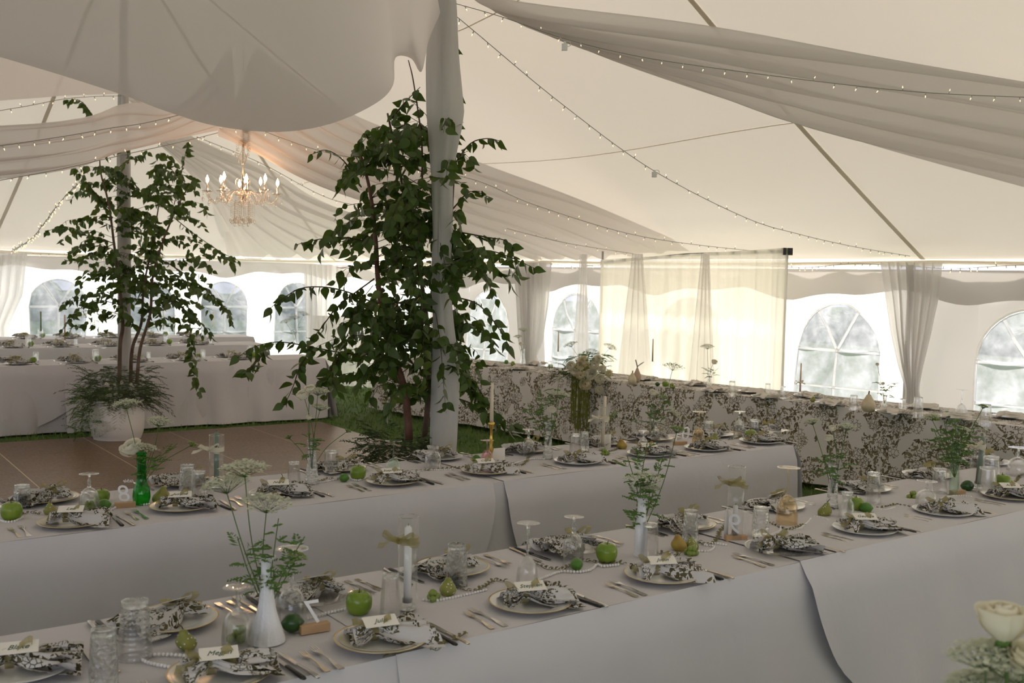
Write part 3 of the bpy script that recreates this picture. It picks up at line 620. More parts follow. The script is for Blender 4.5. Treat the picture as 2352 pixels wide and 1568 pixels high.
def fork_proto(mat, L):
    t = thing('fork', 'x', 'fork'); mb = MB(); k = L / .19
    hp = [(-.095, .008), (-.09, .010), (-.06, .0075), (-.02, .0032), (.02, .0028), (.035, .006), (.05, .0105), (.058, .0115)]
    v = []; f = []
    for y, w in hp:
        z = .0025 + .006 * math.exp(-((y - .0) / .03) ** 2) + (.002 if y > .03 else 0)
        v += [(-w * k, y * k, z), (w * k, y * k, z), (w * k, y * k, z + .002), (-w * k, y * k, z + .002)]
    for i in range(len(hp) - 1): f += [(4 * i + a, 4 * i + (a + 1) % 4, 4 * i + 4 + (a + 1) % 4, 4 * i + 4 + a) for a in range(4)]
    f += [(0, 1, 2, 3), tuple(range(len(v) - 4, len(v)))]; mb.add(v, f); mb.obj('handle', M[mat], t, smooth=False)
    for i in range(4):
        mb = MB(); x = (-.0092 + i * .0061) * k; mb.add([(x - .0014, .056 * k, .0045), (x + .0014, .056 * k, .0045), (x + .0006, .095 * k, .008), (x - .0006, .095 * k, .008), (x - .0014, .056 * k, .0065), (x + .0014, .056 * k, .0065), (x + .0006, .095 * k, .0092), (x - .0006, .095 * k, .0092)], [(0, 1, 2, 3), (4, 7, 6, 5), (0, 4, 5, 1), (1, 5, 6, 2), (2, 6, 7, 3), (3, 7, 4, 0)]); mb.obj('tine', M[mat], t, smooth=False)
    return proto_done(t)
def knife_proto(hm, bm, L, steak=False):
    t = thing('knife', 'x', 'knife'); k = L / .22; mb = MB()
    pts = [(0, -.11 * k, .006), (0, -.10 * k, .006), (0, -.05 * k, .006), (0, -.002, .006), (0, .004, .0055)]
    v, f = tube(pts, [.006, .0088, .0072, .0068, .005] if steak else [.005, .0078, .0058, .0045, .004], 8); v = [(p[0], p[1], .0055 + (p[2] - .0055) * .6) for p in v]; mb.add(v, f); mb.obj('handle', M[hm], t)
    mb = MB(); o = [(-.006, 0), (.006, 0), (.008, .05 * k), (.0075, .09 * k), (.002, .112 * k), (-.004, .108 * k), (-.006, .08 * k)]
    n = len(o); mb.add([(x, y, .004) for x, y in o] + [(x, y, .0058) for x, y in o], [tuple(range(n))[::-1], tuple(range(n, 2 * n))] + [(i, (i + 1) % n, n + (i + 1) % n, n + i) for i in range(n)]); mb.obj('blade', M[bm], t, smooth=False)
    return proto_done(t)
def bow(parent, c, sc, mat='organza', seed=0, name='bow'):
    rd = random.Random(seed); c = Vector(c)
    for sg in (-1, 1):
        mb = MB(); up = rd.uniform(.35, .8)
        lp = [Vector((0, 0, 0)), Vector((sg * .35, -.15, up * .35)), Vector((sg * .95, -.1, up)), Vector((sg * 1.15, .12, up * .75)), Vector((sg * .8, .25, up * .3)), Vector((sg * .2, .12, .0)), Vector((0, 0, 0))]
        P = [c + q * sc for q in spline(lp, 4)]; mb.add(*ribbon(P, sc * .62, Vector((rd.uniform(-.2, .2), 1, .3)))); mb.obj('loop', M[mat], parent)
        mb = MB(); e = rd.uniform(.7, 1.5); lp = [Vector((0, 0, 0)), Vector((sg * .5, .25, .12)), Vector((sg * e, .3 * rd.uniform(-1, 1), -.25)), Vector((sg * (e + .5), .4 * rd.uniform(-1, 1), -.35))]
        P = [c + q * sc for q in spline(lp, 4)]; P = [Vector((p.x, p.y, max(p.z, c.z - .03))) for p in P]; mb.add(*ribbon(P, sc * .5, Vector((.3, .6, .7)))); mb.obj('ribbon_tail', M[mat], parent)
    mb = MB(); mb.add(*ball(c, sc * .2, 8, 5)); mb.obj('knot', M[mat], parent)
def napkin_proto(seed, mat='floral_napkin', withbow=True):
    rd = random.Random(seed); t = thing('napkin', 'x', 'napkin'); mb = MB(); mb.uv = []
    L = .22; ph = [rd.uniform(0, 6) for _ in range(6)]; pin = .27
    for layer in range(3):
        off = layer * .012; lw = 1 - layer * .2; tw = rd.uniform(-.2, .2)
        def fn(a, b):
            x = (a - .42) * L * (1 - .08 * layer); q = abs(a - pin)
            w = (.018 + .085 * min(1, (max(a - pin, 0) / .5)) ** .8 + .05 * min(1, max(pin - a, 0) / .2)) * lw
            y = (b * 2 - 1) * w + tw * (a - pin) * .1
            h = .012 + off + .022 * math.exp(-(q / .15) ** 2) + (.013 + .010 * min(1, q * 3)) * math.sin(b * 9.5 + ph[layer] + a * 3) + .008 * math.sin(b * 21 + a * 7 + ph[3]) + .012 * (1 - (b * 2 - 1) ** 2)
            if a > .85: h -= (a - .85) * .06 - .012 * math.sin(b * 17 + ph[4])
            return (x * 1.12, y * 1.12, max(h * .68, .001 + .003 * layer))
        v, f = grid(fn, 16, 16); mb.add(v, f); u0 = rd.uniform(0, 3); mb.uv += [(u0 + i / 16 * .28, u0 * .7 + j / 16 * .26) for i in range(17) for j in range(17)]
    # rolled scroll at the open end
    def fn(a, b):
        th = a * 7.5; r = .008 + .0028 * th; return (.035 + .09 * b + .01 * math.sin(th), -.015 + r * math.cos(th) * 1.4, .030 + r * math.sin(th) * .5)
    v, f = grid(fn, 22, 8); mb.add(v, f); mb.uv += [(2 + i / 22 * .3, j / 8 * .12) for i in range(23) for j in range(9)]
    mb.obj('folded_cloth', M[mat], t)
    if withbow:
        bow(t, ((pin - .42) * L * 1.1, 0, .042), .05, seed=seed + 5)
        mb = MB(); xx = (pin - .42) * L; P = [(xx, .024 * math.cos(k), .024 + .024 * math.sin(k)) for k in np.linspace(0, 2 * math.pi, 13)]; mb.add(*ribbon(P, .022, Vector((1, 0, 0)))); mb.obj('ribbon_band', M['organza'], t)
    return proto_done(t)
PL = {k: plate_proto(k) for k in ('white', 'cream', 'glass', 'plain')}
FK = [fork_proto('silver', .195), fork_proto('oldgold', .17)]; KN = [knife_proto('blackh', 'steel', .215, True), knife_proto('oldgold', 'silver', .23), knife_proto('silver', 'silver', .23)]
NP = [napkin_proto(s) for s in (1, 2, 3, 4, 5)]
NC = [napkin_proto(s, 'cream_napkin', False) for s in (11, 12)]
used = set()
def put(proto, label, loc, rz=0, group=None, scale=None, cat=None, name=None):
    if proto.name in used: o = copy_tree(proto)
    else: used.add(proto.name); o = proto
    o.location = loc; o.rotation_euler = (0, 0, rz)
    if scale: o.scale = (scale,) * 3 if isinstance(scale, (int, float)) else scale
    o['label'] = label
    if group: o['group'] = group
    if cat: o['category'] = cat
    return o
def text_mesh(s, size, mat, shear=.25, mirror=False, ext=.0004):
    cu = bpy.data.curves.new('lettering', 'FONT'); cu.body = s; cu.size = size; cu.shear = shear; cu.extrude = ext; cu.align_x = 'CENTER'; cu.align_y = 'CENTER'; cu.resolution_u = 3
    o = bpy.data.objects.new('tmp', cu); scene.collection.objects.link(o); dg = bpy.context.evaluated_depsgraph_get(); me = bpy.data.meshes.new_from_object(o.evaluated_get(dg)); bpy.data.objects.remove(o)
    me.materials.clear(); me.materials.append(mat)
    if mirror:
        for v in me.vertices: v.co.x = -v.co.x
    return me
ORD = ['first', 'second', 'third', 'fourth', 'fifth', 'sixth', 'seventh', 'eighth', 'ninth', 'tenth', 'eleventh', 'twelfth', 'thirteenth', 'fourteenth', 'fifteenth', 'sixteenth', 'seventeenth', 'eighteenth', 'nineteenth', 'twentieth']
def ordn(i, n): return 'leftmost' if i == 0 else 'rightmost' if i == n - 1 else ORD[i]
def frm(i, n): return '%s place from the left' % ORD[i]
NAMES = {}
def setting(T, px, py, i, n, row, tname, kind, npk, card=None, flip=False, cl='floral', nrot=0, lift=0):
    p = on(px, py, TZ + .015); p.z = TZ + .004; rz = T.rz + (math.pi if flip else 0); e1 = Vector((math.cos(rz), math.sin(rz), 0)); e2 = Vector((-math.sin(rz), math.cos(rz), 0))
    where = '%s place from left, %s of %s' % (ORD[i], row, tname); g = '%s of %s' % (row, tname)
    desc = {'white': 'gold-rimmed white dinner plate', 'cream': 'cream-bordered gilt plate', 'glass': 'clear glass plate', 'plain': 'plain white dinner plate'}[kind]
    put(PL[kind], '%s at %s' % (desc, where), p, R.uniform(0, 6), 'plates, ' + g)
    ang = rz + nrot + R.uniform(-.15, .15)
    nc = 'floral napkin with olive bow' if cl == 'floral' else 'cream folded napkin'
    nk = (NP if cl == 'floral' else NC)[npk % (5 if cl == 'floral' else 2)]
    put(nk, '%s at %s' % (nc, where), p + Vector((0, 0, .0135)) + e1 * .01, ang, 'napkins, ' + g)
    for k, (dx, dy, pr, nm) in enumerate(((-.185, -.02, FK[0], 'larger silver fork'), (-.225, -.03, FK[1], 'smaller pale fork'), (.175, -.03, KN[0], 'black-handled knife'), (.205, -.035, KN[1 + npk % 2], 'metal-handled knife'))):
        put(pr, '%s at %s' % (nm, where), p + e1 * dx + e2 * dy, rz + R.uniform(-.09, .09), '%ss, %s' % (nm, g))
    if card:
        q = p + Vector((0, 0, .070)) + e1 * -.005 - e2 * .005; c = thing('place_card', 'name card on the napkin, %s' % where, 'place card', q, ang + R.uniform(-.25, .1), 'name cards, ' + g)
        c.rotation_euler.x = .38; mb = MB(); mb.add(*box(-.05, .05, -.024, .024, 0, .0012)); mb.obj('card', M['card'], c, smooth=False); link('lettering', text_mesh(card, .024, M['ink'], .45), c, (0, 0, .0016))
        mb = MB(); mb.add([(-.004, .018, -.028), (.004, .018, -.028), (.004, .018, .0), (-.004, .018, 0)], [(0, 1, 2, 3)])
nA = 'the nearest table'; nB = 'the second table'
Af = [(45, 1535, 'plain', 0, 'Blake'), (505, 1548, 'cream', 1, 'Megan'), (875, 1470, 'cream', 2, 'Julia'), (1218, 1385, 'white', 3, 'Stephen'), (1520, 1322, 'white', 4, 'John'), (1792, 1262, 'glass', 0, None), (1985, 1216, 'plain', 1, 'George'), (2165, 1175, 'plain', 2, None), (2318, 1140, 'white', 3, 'Anna')]
for i, (x, y, k, nk, c) in enumerate(Af): setting(TA, x, y, i, 9, 'front row', nA, k, nk, c, nrot=-.3)
Ab = [(395, 1425, 'white', 1, 'Eva'), (718, 1368, 'glass', 2, 'Ines'), (1038, 1305, 'white', 3, 'Otto'), (1314, 1257, 'glass', 4, None), (1572, 1205, 'cream', 0, None), (1782, 1162, 'plain', 1, 'Ada'), (1985, 1122, 'white', 2, None), (2130, 1092, 'plain', 3, None), (2265, 1062, 'plain', 4, None)]
for i, (x, y, k, nk, c) in enumerate(Ab): setting(TA, x, y, i, 9, 'back row', nA, k, nk, c, True, nrot=.2)
Bf = [(165, 1200, 'cream', 2, 'Leo'), (415, 1164, 'white', 0, 'Justine'), (640, 1135, 'glass', 3, 'Nora'), (900, 1106, 'white', 1, 'Stephanie'), (1115, 1082, 'white', 4, 'Claire'), (1325, 1060, 'plain', 2, None), (1490, 1043, 'plain', 0, 'Rose'), (1620, 1030, 'plain', 3, None), (1745, 1014, 'plain', 1, None)]
for i, (x, y, k, nk, c) in enumerate(Bf): setting(TB, x, y, i, 9, 'front row', nB, k, nk, c, nrot=-.25)
Bb = [(110, 1145, 'cream', 3, None), (425, 1108, 'white', 4, None), (785, 1075, 'white', 1, None), (1010, 1050, 'plain', 2, None), (1215, 1033, 'cream', 0, None), (1390, 1017, 'white', 3, None), (1500, 1007, 'white', 2, None), (1640, 998, 'plain', 1, None), (1758, 990, 'plain', 4, None)]
for i, (x, y, k, nk, c) in enumerate(Bb): setting(TB, x, y, i, 9, 'back row', nB, k, nk, c, True, nrot=.2)

# ------------------------------------------------------------------ glasses (upside down on the cloth)
def glass(kind, label, px, yb, yt, w, T=None, mat='glass', group=None, cat='glass'):
    p = on(px, yb, TZ + .004); Y = (p - Vector((0, 0, CAMZ))).length; sc = Y / FPX; h = max((yb - yt) * sc * 1.02 - w * sc * .12, .05); r = w * sc / 2
    t = thing('drinking_glass', label, cat, p, R.uniform(0, 6), group); mt = M[mat]; th = .003; n = 24
    def shell(prof, rib=0, amp=0, rz_=None):
        mb = MB(); inn = [(max(a - th, .0008), b) for a, b in prof]; mb.add(*lathe(prof + inn[::-1] + [prof[0]], n if rib * 2.5 < n else int(rib * 4), rib=rib, ribamp=amp, ribz=rz_)); return mb
    if kind == 'tumbler':
        shell([(r, 0), (r * .97, h * .3), (r * .88, h * .75), (r * .82, h * .93), (r * .80, h)]).obj('body', mt, t)
    elif kind == 'fluted':
        shell([(r, 0), (r * .98, h * .2), (r * .9, h * .55), (r * .8, h * .94), (r * .78, h)], 10, .05, (h * .18, h * .93)).obj('body', mt, t)
    elif kind == 'rings':
        shell([(r * (1 - .28 * k / 36 + .028 * math.sin(k * math.pi / 1.6)), h * k / 36) for k in range(37)]).obj('body', mt, t)
    elif kind == 'waist':
        shell([(r, 0), (r, h * .5), (r * .8, h * .64), (r * .62, h * .72), (r * .66, h * .85), (r * .78, h)]).obj('body', mt, t)
    if kind in ('tumbler', 'fluted', 'rings', 'waist'):
        rt = r * (.72 if kind != 'tumbler' else .76); mb = MB(); mb.add(*lathe([(.0008, h * .88), (rt * .9, h * .90), (rt, h * .93), (rt, h * .99), (rt * .85, h), (.0008, h * .985)], n)); mb.obj('glass_base', M['cut'] if mat == 'glass' else mt, t)
        if kind != 'waist': mb = MB(); mb.add(*lathe([(r + .0004, .0), (r + .001, .0015), (r - .001, .003), (r - .0025, .0015), (r + .0004, 0)], n)); mb.obj('rim', mt, t)
    if kind in ('wine', 'goblet', 'flare'):
        f = {'wine': .52, 'goblet': .66, 'flare': .58}[kind]; hb = h * f; rf = r * (1.05 if kind == 'wine' else .95)
        if kind == 'flare': pr = [(r * .95, 0), (r, hb * .3), (r * .8, hb * .7), (r * .4, hb), (r * .3, hb * 1.05)]
        elif kind == 'wine': pr = [(r, 0), (r * 1.0, hb * .35), (r * .86, hb * .68), (r * .55, hb * .9), (r * .18, hb)]
        else: pr = [(r, 0), (r * 1.0, hb * .4), (r * .88, hb * .72), (r * .55, hb * .92), (r * .2, hb)]
        shell(spline_prof(pr)).obj('bowl', mt, t)
        hs = h - hb; st = [(.0045, hb * .985), (.0042, hb + hs * .1), (.007, hb + hs * .2), (.0042, hb + hs * .3), (.0036, hb + hs * .6), (.006, hb + hs * .9), (.009, hb + hs * .97)]
        if kind == 'goblet': st = [(.006, hb * .98), (.010, hb + hs * .15), (.006, hb + hs * .3), (.009, hb + hs * .45), (.005, hb + hs * .6), (.0055, hb + hs * .85), (.01, hb + hs * .96)]
        mb = MB(); mb.add(*lathe([(a if a > .003 else .003, b) for a, b in st], 12)); mb.obj('stem', M['cut'] if mat == 'glass' else mt, t)
        mb = MB(); mb.add(*lathe([(.008, h * .965), (rf * .5, h * .985), (rf, h * .995), (rf, h), (rf * .9, h * 1.002), (.0008, h * .992)], n)); mb.obj('foot', mt, t)
    return t
def spline_prof(pr):
    q = spline([(a, 0, b) for a, b in pr], 4); return [(p.x, p.z) for p in q]
gA = 'glasses on the nearest table'; gB = 'glasses on the second table'
GL = [('tumbler', 'cut-base tumbler at the bottom left, cropped by the frame, nearest table', 238, 1588, 1452, 60, 'cut', gA), ('rings', 'ribbed ring tumbler beside the leftmost back plate, nearest table', 310, 1508, 1383, 72, 'glass', gA),
      ('goblet', 'short-stemmed footed goblet left of the tall white milk vase', 546, 1495, 1350, 68, 'glass', gA), ('wine', 'flared wine glass upside down behind the dark lime and the seven sign', 669, 1440, 1262, 68, 'glass', gA),
      ('fluted', 'fluted tumbler just left of the tied white candle cylinder', 896, 1415, 1316, 46, 'glass', gA), ('tumbler', 'bubble-textured tumbler right of the tied white candle cylinder', 1048, 1344, 1247, 50, 'cut', gA),
      ('wine', 'tall wine glass upside down behind the fourth front plate, nearest table', 1210, 1358, 1200, 50, 'glass', gA), ('goblet', 'bell goblet left of the single green apple, nearest table', 1316, 1296, 1184, 47, 'glass', gA),
      ('tumbler', 'plain tumbler right beside the narrow white milk vase', 1492, 1282, 1199, 40, 'glass', gA), ('tumbler', 'textured tumbler behind the brown pear and grapes, nearest table', 1585, 1246, 1170, 36, 'cut', gA),
      ('tumbler', 'diamond-cut tumbler left of the amber wine glass', 1746, 1236, 1163, 40, 'cut', gA), ('wine', 'amber wine glass with red-beaded stem upside down, nearest table', 1807, 1204, 1075, 47, 'amber', gA),
      ('waist', 'small waisted tumbler beside the ribbed bud vase, nearest table', 1944, 1190, 1130, 32, 'glass', gA), ('tumbler', 'tapered tumbler right of the ribbed bud vase, nearest table', 2005, 1158, 1086, 32, 'glass', gA),
      ('goblet', 'short round goblet beside the eighth front plate, nearest table', 2127, 1163, 1104, 44, 'glass', gA), ('tumbler', 'low tumbler left of the green-tinted bud vase, nearest table', 2157, 1132, 1077, 32, 'glass', gA),
      ('tumbler', 'tall tumbler left of the right-edge apple and grapes', 2266, 1133, 1074, 40, 'glass', gA), ('fluted', 'fluted tumbler standing behind the right-edge apple', 2275, 1112, 1050, 38, 'glass', gA), ('goblet', 'goblet at the right frame edge, nearest table', 2337, 1094, 1030, 44, 'glass', gA),
      ('tumbler', 'faceted tumbler at the left edge behind the green apple', 51, 1166, 1115, 36, 'cut', gB), ('goblet', 'goblet left of the number eight sign, second table', 205, 1180, 1091, 42, 'glass', gB),
      ('tumbler', 'grid-cut tall tumbler right of the green glass vase', 430, 1132, 1067, 36, 'cut', gB), ('tumbler', 'shorter tumbler touching the grid-cut tumbler, second table', 456, 1141, 1081, 36, 'glass', gB),
      ('fluted', 'narrow fluted tumbler left of the crystal bud vase, second table', 675, 1121, 1059, 30, 'glass', gB), ('tumbler', 'thick-based tumbler right of the crystal bud vase, second table', 761, 1086, 1032, 34, 'glass', gB),
      ('wine', 'pale green wine glass upside down behind the fourth front plate, second table', 903, 1094, 1010, 36, 'palegreen', gB), ('waist', 'carafe-shaped tumbler in front of the draped pole', 994, 1075, 1020, 37, 'glass', gB),
      ('flare', 'pink-tinted flared glass below the brass candlestick', 1118, 1068, 1008, 32, 'pinkg', gB), ('goblet', 'goblet left of the second crystal bud vase, second table', 1213, 1046, 983, 30, 'glass', gB),
      ('fluted', 'fluted tumbler, nearer of the pair right of the second crystal bud vase', 1321, 1046, 994, 28, 'glass', gB), ('tumbler', 'slim tumbler, farther of the pair left of the pale candle cylinder', 1343, 1035, 990, 20, 'cut', gB),
      ('flare', 'small flared goblet left of the tall clear bud vase, second table', 1477, 1030, 987, 26, 'glass', gB), ('goblet', 'goblet right behind the tall clear bud vase, second table', 1505, 1016, 963, 22, 'glass', gB),
      ('wine', 'amber wine glass with red-beaded stem, second table', 1604, 1022, 944, 30, 'amber', gB), ('fluted', 'fluted tumbler right of the amber wine glass, second table', 1628, 1002, 966, 25, 'glass', gB),
      ('goblet', 'slender goblet near the right end of the second table', 1697, 1004, 944, 26, 'glass', gB), ('tumbler', 'tumbler nearest the right end of the second table', 1732, 1006, 962, 25, 'glass', gB)]
for k, lb, x, yb, yt, w, m, g in GL: glass(k, lb, x, yb, yt, w, mat=m, group=g)
for x, yb, yt, col in ((1807, 1204, 1075, 'pinkg'), (1604, 1022, 944, 'pinkg')): pass
gH = 'glasses on the floral head table'
for k, lb, x, yb, yt, w in (('tumbler', 'frosted tumbler on the floral table under the backdrop', 1681, 910, 874, 17), ('tumbler', 'tumbler on the floral table left of the ribboned candle', 1763, 905, 880, 14), ('fluted', 'short tumbler just left of the ribboned candle, floral table', 1798, 916, 886, 15),
        ('tumbler', 'tumbler left of the largest cream pear on the floral table', 1960, 942, 907, 20), ('waist', 'small waisted tumbler right of the bud vase, floral table', 2073, 943, 915, 17), ('tumbler', 'straight tumbler left of the lone wine glass, floral table', 2108, 960, 913, 22),
        ('wine', 'lone stemmed wine glass upside down on the floral table', 2207, 962, 898, 24), ('tumbler', 'diamond-cut tumbler at the right on the floral table', 2262, 980, 930, 26), ('goblet', 'goblet on the floral table near its left bud vase', 1240, 850, 822, 10), ('tumbler', 'tumbler on the floral table beside the left taper candle', 1262, 851, 828, 10)):
    glass(k, lb, x, yb, yt, w, group=gH)
# ------------------------------------------------------------------ fruit
M['apple'] = pbr('green_apple', (.14, .24, .018), .25, var=(14, (.21, .30, .03))); M['lime'] = pbr('dark_lime', (.022, .075, .012), .25, bump=(90, .3, .003)); M['lime2'] = pbr('lime', (.07, .19, .02), .3, bump=(90, .3, .003))
M['pear'] = pbr('green_pear', (.19, .22, .04), .4, var=(25, (.30, .28, .06))); M['pear2'] = pbr('russet_pear', (.42, .34, .05), .4, var=(12, (.30, .14, .04))); M['grape'] = pbr('green_grape', (.20, .27, .045), .2); M['fruit_stem'] = pbr('fruit_stem', (.10, .06, .02), .7)
def fruit(kind, label, px, py, rpx, mat, group=None, pearls=False):
    p = on(px, py + rpx * .75, TZ + .004); Y = (p - Vector((0, 0, CAMZ))).length; r = rpx * Y / FPX
    t = thing(kind, label, {'apple': 'apple', 'lime': 'lime', 'pear': 'pear', 'grape_bunch': 'grapes'}[kind], p, R.uniform(0, 6), group)
    if kind == 'apple':
        pr = [(.001, .08), (.3, .0), (.6, .05), (.9, .4), (1.0, .85), (.98, 1.2), (.82, 1.55), (.5, 1.74), (.22, 1.7), (.02, 1.52)]
        mb = MB(); mb.add(*lathe([(a * r, b * r) for a, b in spline_prof(pr)], 18, rib=5, ribamp=.02)); mb.obj('flesh', M[mat], t)
        mb = MB(); mb.add(*tube([(0, 0, 1.5 * r), (.03 * r, 0, 1.7 * r), (.12 * r, 0, 2.0 * r)], .0018, 5)); mb.obj('stem', M['fruit_stem'], t)
    elif kind == 'lime':
        mb = MB(); pr = [(.001, -1.28), (.12, -1.2), (.3, -1.08), (.75, -.7), (.97, -.2), (.97, .25), (.72, .75), (.3, 1.1), (.12, 1.22), (.001, 1.3)]
        v, f = lathe([(a * r, b * r) for a, b in spline_prof(pr)], 16); v = [(p_[2], p_[0], p_[1] + r * .97) for p_ in v]; mb.add(v, f); mb.obj('flesh', M[mat], t)
    elif kind == 'pear':
        pr = [(.001, .05), (.45, .0), (.85, .35), (1.0, .85), (.9, 1.3), (.62, 1.75), (.45, 2.1), (.36, 2.35), (.2, 2.5), (.001, 2.5)]
        v, f = lathe([(a * r, b * r * .85) for a, b in spline_prof(pr)], 16); tl = R.uniform(.0, .35); v = [(x + z * tl, y, z * (1 - .2 * tl)) for x, y, z in v]; mb = MB(); mb.add(v, f); mb.obj('flesh', M[mat], t)
        mb = MB(); mb.add(*tube([(2.05 * r * tl, 0, 2.05 * r), (2.3 * r * tl + .002, 0, 2.35 * r), (2.6 * r * tl + .008, 0, 2.55 * r)], .0016, 5)); mb.obj('stem', M['fruit_stem'], t)
        if pearls:
            mb = MB(); 
            for k in range(26):
                z = R.uniform(.3, 1.9); a = R.uniform(0, 6.28); rr = np.interp(z, [.3, .75, 1.1, 1.5, 1.9], [.84, 1.0, .92, .62, .42]) * r; mb.add(*ball((z * r * tl + rr * math.cos(a), rr * math.sin(a), z * r * (1 - .2 * tl)), .0022, 6, 4))
            mb.obj('pearl_pins', M['pearl'], t)['kind'] = 'stuff'
    else:
        rg = r * .42; me = MB().add(*ball((0, 0, 0), rg, 10, 6)).mesh('grape', M[mat]); n = 0
        for k in range(9):
            a = k * 2.4; d = r * (.25 + .65 * (k % 5) / 5); z = rg if k < 6 else rg * 2.4
            if k >= 6: d *= .5
            link('grape', me, t, (d * math.cos(a), d * math.sin(a), z))
    return t
gf = 'fruit on the nearest table'; g2 = 'fruit on the second table'
for a in [('apple', 'large green apple behind the third front plate, nearest table', 824, 1388, 29, 'apple', gf), ('apple', 'green apple right of the bell goblet, nearest table', 1393, 1272, 24, 'apple', gf), ('apple', 'green apple behind the waisted tumbler, nearest table', 1964, 1160, 17, 'apple', gf), ('apple', 'green apple with grapes at the right frame edge', 2302, 1110, 17, 'apple', gf),
          ('lime', 'dark lime left of the number seven sign', 671, 1435, 21, 'lime', gf), ('lime', 'lime on the pearl strand left of the apple, nearest table', 1324, 1299, 14, 'lime2', gf), ('lime', 'lime right of the waisted tumbler apple, nearest table', 1989, 1169, 12, 'lime2', gf), ('lime', 'dark lime right of the green-tinted vase, nearest table', 2221, 1119, 12, 'lime', gf),
          ('pear', 'pearl-studded green pear above the grapes, nearest table', 1028, 1353, 19, 'pear', gf, True), ('pear', 'yellow russet pear beside grapes, nearest table', 1561, 1251, 18, 'pear2', gf), ('pear', 'pearl-studded pear right of the russet pear, nearest table', 1593, 1252, 14, 'pear', gf, True), ('pear', 'pearl-studded pear left of the ribbed bud vase, nearest table', 1891, 1174, 15, 'pear', gf, True), ('pear', 'pearl-studded pear by the leftmost ring tumbler, nearest table', 432, 1474, 22, 'pear', gf, True),
          ('grape_bunch', 'green grapes left of the pearl-studded pear, nearest table', 994, 1366, 18, 'grape', gf), ('grape_bunch', 'green grapes in front of the russet pear, nearest table', 1588, 1264, 16, 'grape', gf), ('grape_bunch', 'green grapes seen through the footed goblet, nearest table', 548, 1455, 24, 'grape', gf), ('grape_bunch', 'green grapes in front of the right-edge apple', 2296, 1120, 14, 'grape', gf), ('grape_bunch', 'green grapes left of the short round goblet, nearest table', 2096, 1136, 12, 'grape', gf),
          ('apple', 'green apple at the left edge of the second table', 27, 1178, 21, 'apple', g2), ('apple', 'green apple behind the goblet left of the eight sign', 234, 1142, 16, 'apple', g2), ('apple', 'green apple right of the thick-based tumbler, second table', 822, 1088, 18, 'apple', g2), ('apple', 'half-hidden apple near the right end of the second table', 1724, 1000, 13, 'apple', g2), ('pear', 'yellow pear right of the pale candle cylinder, second table', 1430, 1022, 12, 'pear2', g2),
          ('lime', 'lime between the goblet and the eight sign', 239, 1162, 12, 'lime2', g2), ('lime', 'lime touching the middle apple, second table', 790, 1099, 10, 'lime2', g2), ('lime', 'lime left of the pink flared glass, second table', 1094, 1056, 10, 'lime2', g2),
          ('pear', 'green pear right of the green glass vase, second table', 364, 1141, 17, 'pear', g2), ('pear', 'pearl-studded pear left of the goblet, second table', 113, 1172, 12, 'pear', g2, True), ('pear', 'green pear behind the narrow fluted tumbler, second table', 652, 1112, 12, 'pear', g2), ('pear', 'pearl-studded pear right of the amber glass, second table', 1640, 1010, 11, 'pear', g2, True),
          ('grape_bunch', 'green grapes under the goblet left of the eight sign', 205, 1160, 15, 'grape', g2), ('grape_bunch', 'green grapes under the pink flared glass, second table', 1125, 1060, 12, 'grape', g2), ('grape_bunch', 'green grapes left of the yellow pear, second table', 1388, 1037, 11, 'grape', g2), ('grape_bunch', 'green grapes through the narrow fluted tumbler, second table', 676, 1112, 12, 'grape', g2),
          ('apple', 'apple with grapes beside the left taper, floral table', 1264, 842, 6, 'apple', None), ('apple', 'small apple right of the twin cream pears, floral table', 1528, 882, 7, 'apple', None), ('lime', 'lime right of the twin cream pears, floral table', 1510, 883, 5, 'lime', None), ('pear', 'small green pear right of the ribboned candle, floral table', 1866, 918, 6, 'pear', None), ('grape_bunch', 'green grapes right of the small apple, floral table', 1543, 885, 8, 'grape', None), ('grape_bunch', 'green grapes on the floral table left of the bud vase', 1178, 834, 7, 'grape', None), ('lime', 'lime at the left end of the floral table top', 1163, 832, 5, 'lime2', None), ('grape_bunch', 'green grapes left of the lone wine glass, floral table', 2145, 958, 10, 'grape', None), ('lime', 'brown-green fig right of grapes, floral table', 2175, 954, 8, 'lime2', None), ('grape_bunch', 'green grapes behind the cream napkin near the largest pear', 1908, 920, 8, 'grape', None)]: fruit(*a)
# cream pears on the head table
M['creampear'] = pbr('cream_ceramic_pear', (.66, .58, .42), .6, var=(20, (.58, .47, .30))); M['brownpear'] = pbr('brown_carved_pear', (.45, .33, .25), .6); M['brownleaf'] = pbr('brown_leaf', (.20, .13, .09), .6)
def big_pear(label, px, py, rpx, hpx, mat, leaf=False):
    p = on(px, py, TZ + .004); Y = p.y; k = Y / FPX; r = rpx * k; h = hpx * k; t = thing('decorative_pear', label, 'pear', p)
    pr = [(.001, .02), (.6, .0), (.95, .2), (1.0, .38), (.86, .58), (.55, .78), (.36, .93), (.2, 1.0), (.001, 1.0)]; mb = MB(); mb.add(*lathe([(a * r, b * h) for a, b in spline_prof(pr)], 24)); mb.obj('body', M[mat], t)
    mb = MB(); mb.add(*tube([(0, 0, h * .96), (.0, 0, h * 1.08), (-.1 * r if leaf else .05 * r, 0, h * 1.2)] + ([(-.5 * r, 0, h * 1.6)] if leaf else []), .006, 6)); mb.obj('stem', M['brownleaf'], t)
    if leaf: mb = MB(); v, f = grid(lambda a, b: (r * 1.6 * a, (b - .5) * r * .9 * math.sin(math.pi * min(a + .03, 1)), h * (1.12 + .32 * a) + .01 * abs(b - .5)), 8, 4); mb.add(v, f); mb.add([(x, y, z - .004) for x, y, z in v], f); mb.obj('leaf', M['brownleaf'], t)
big_pear('largest cream pear standing near the right end of the floral table', 1994, 945, 16, 40, 'creampear')
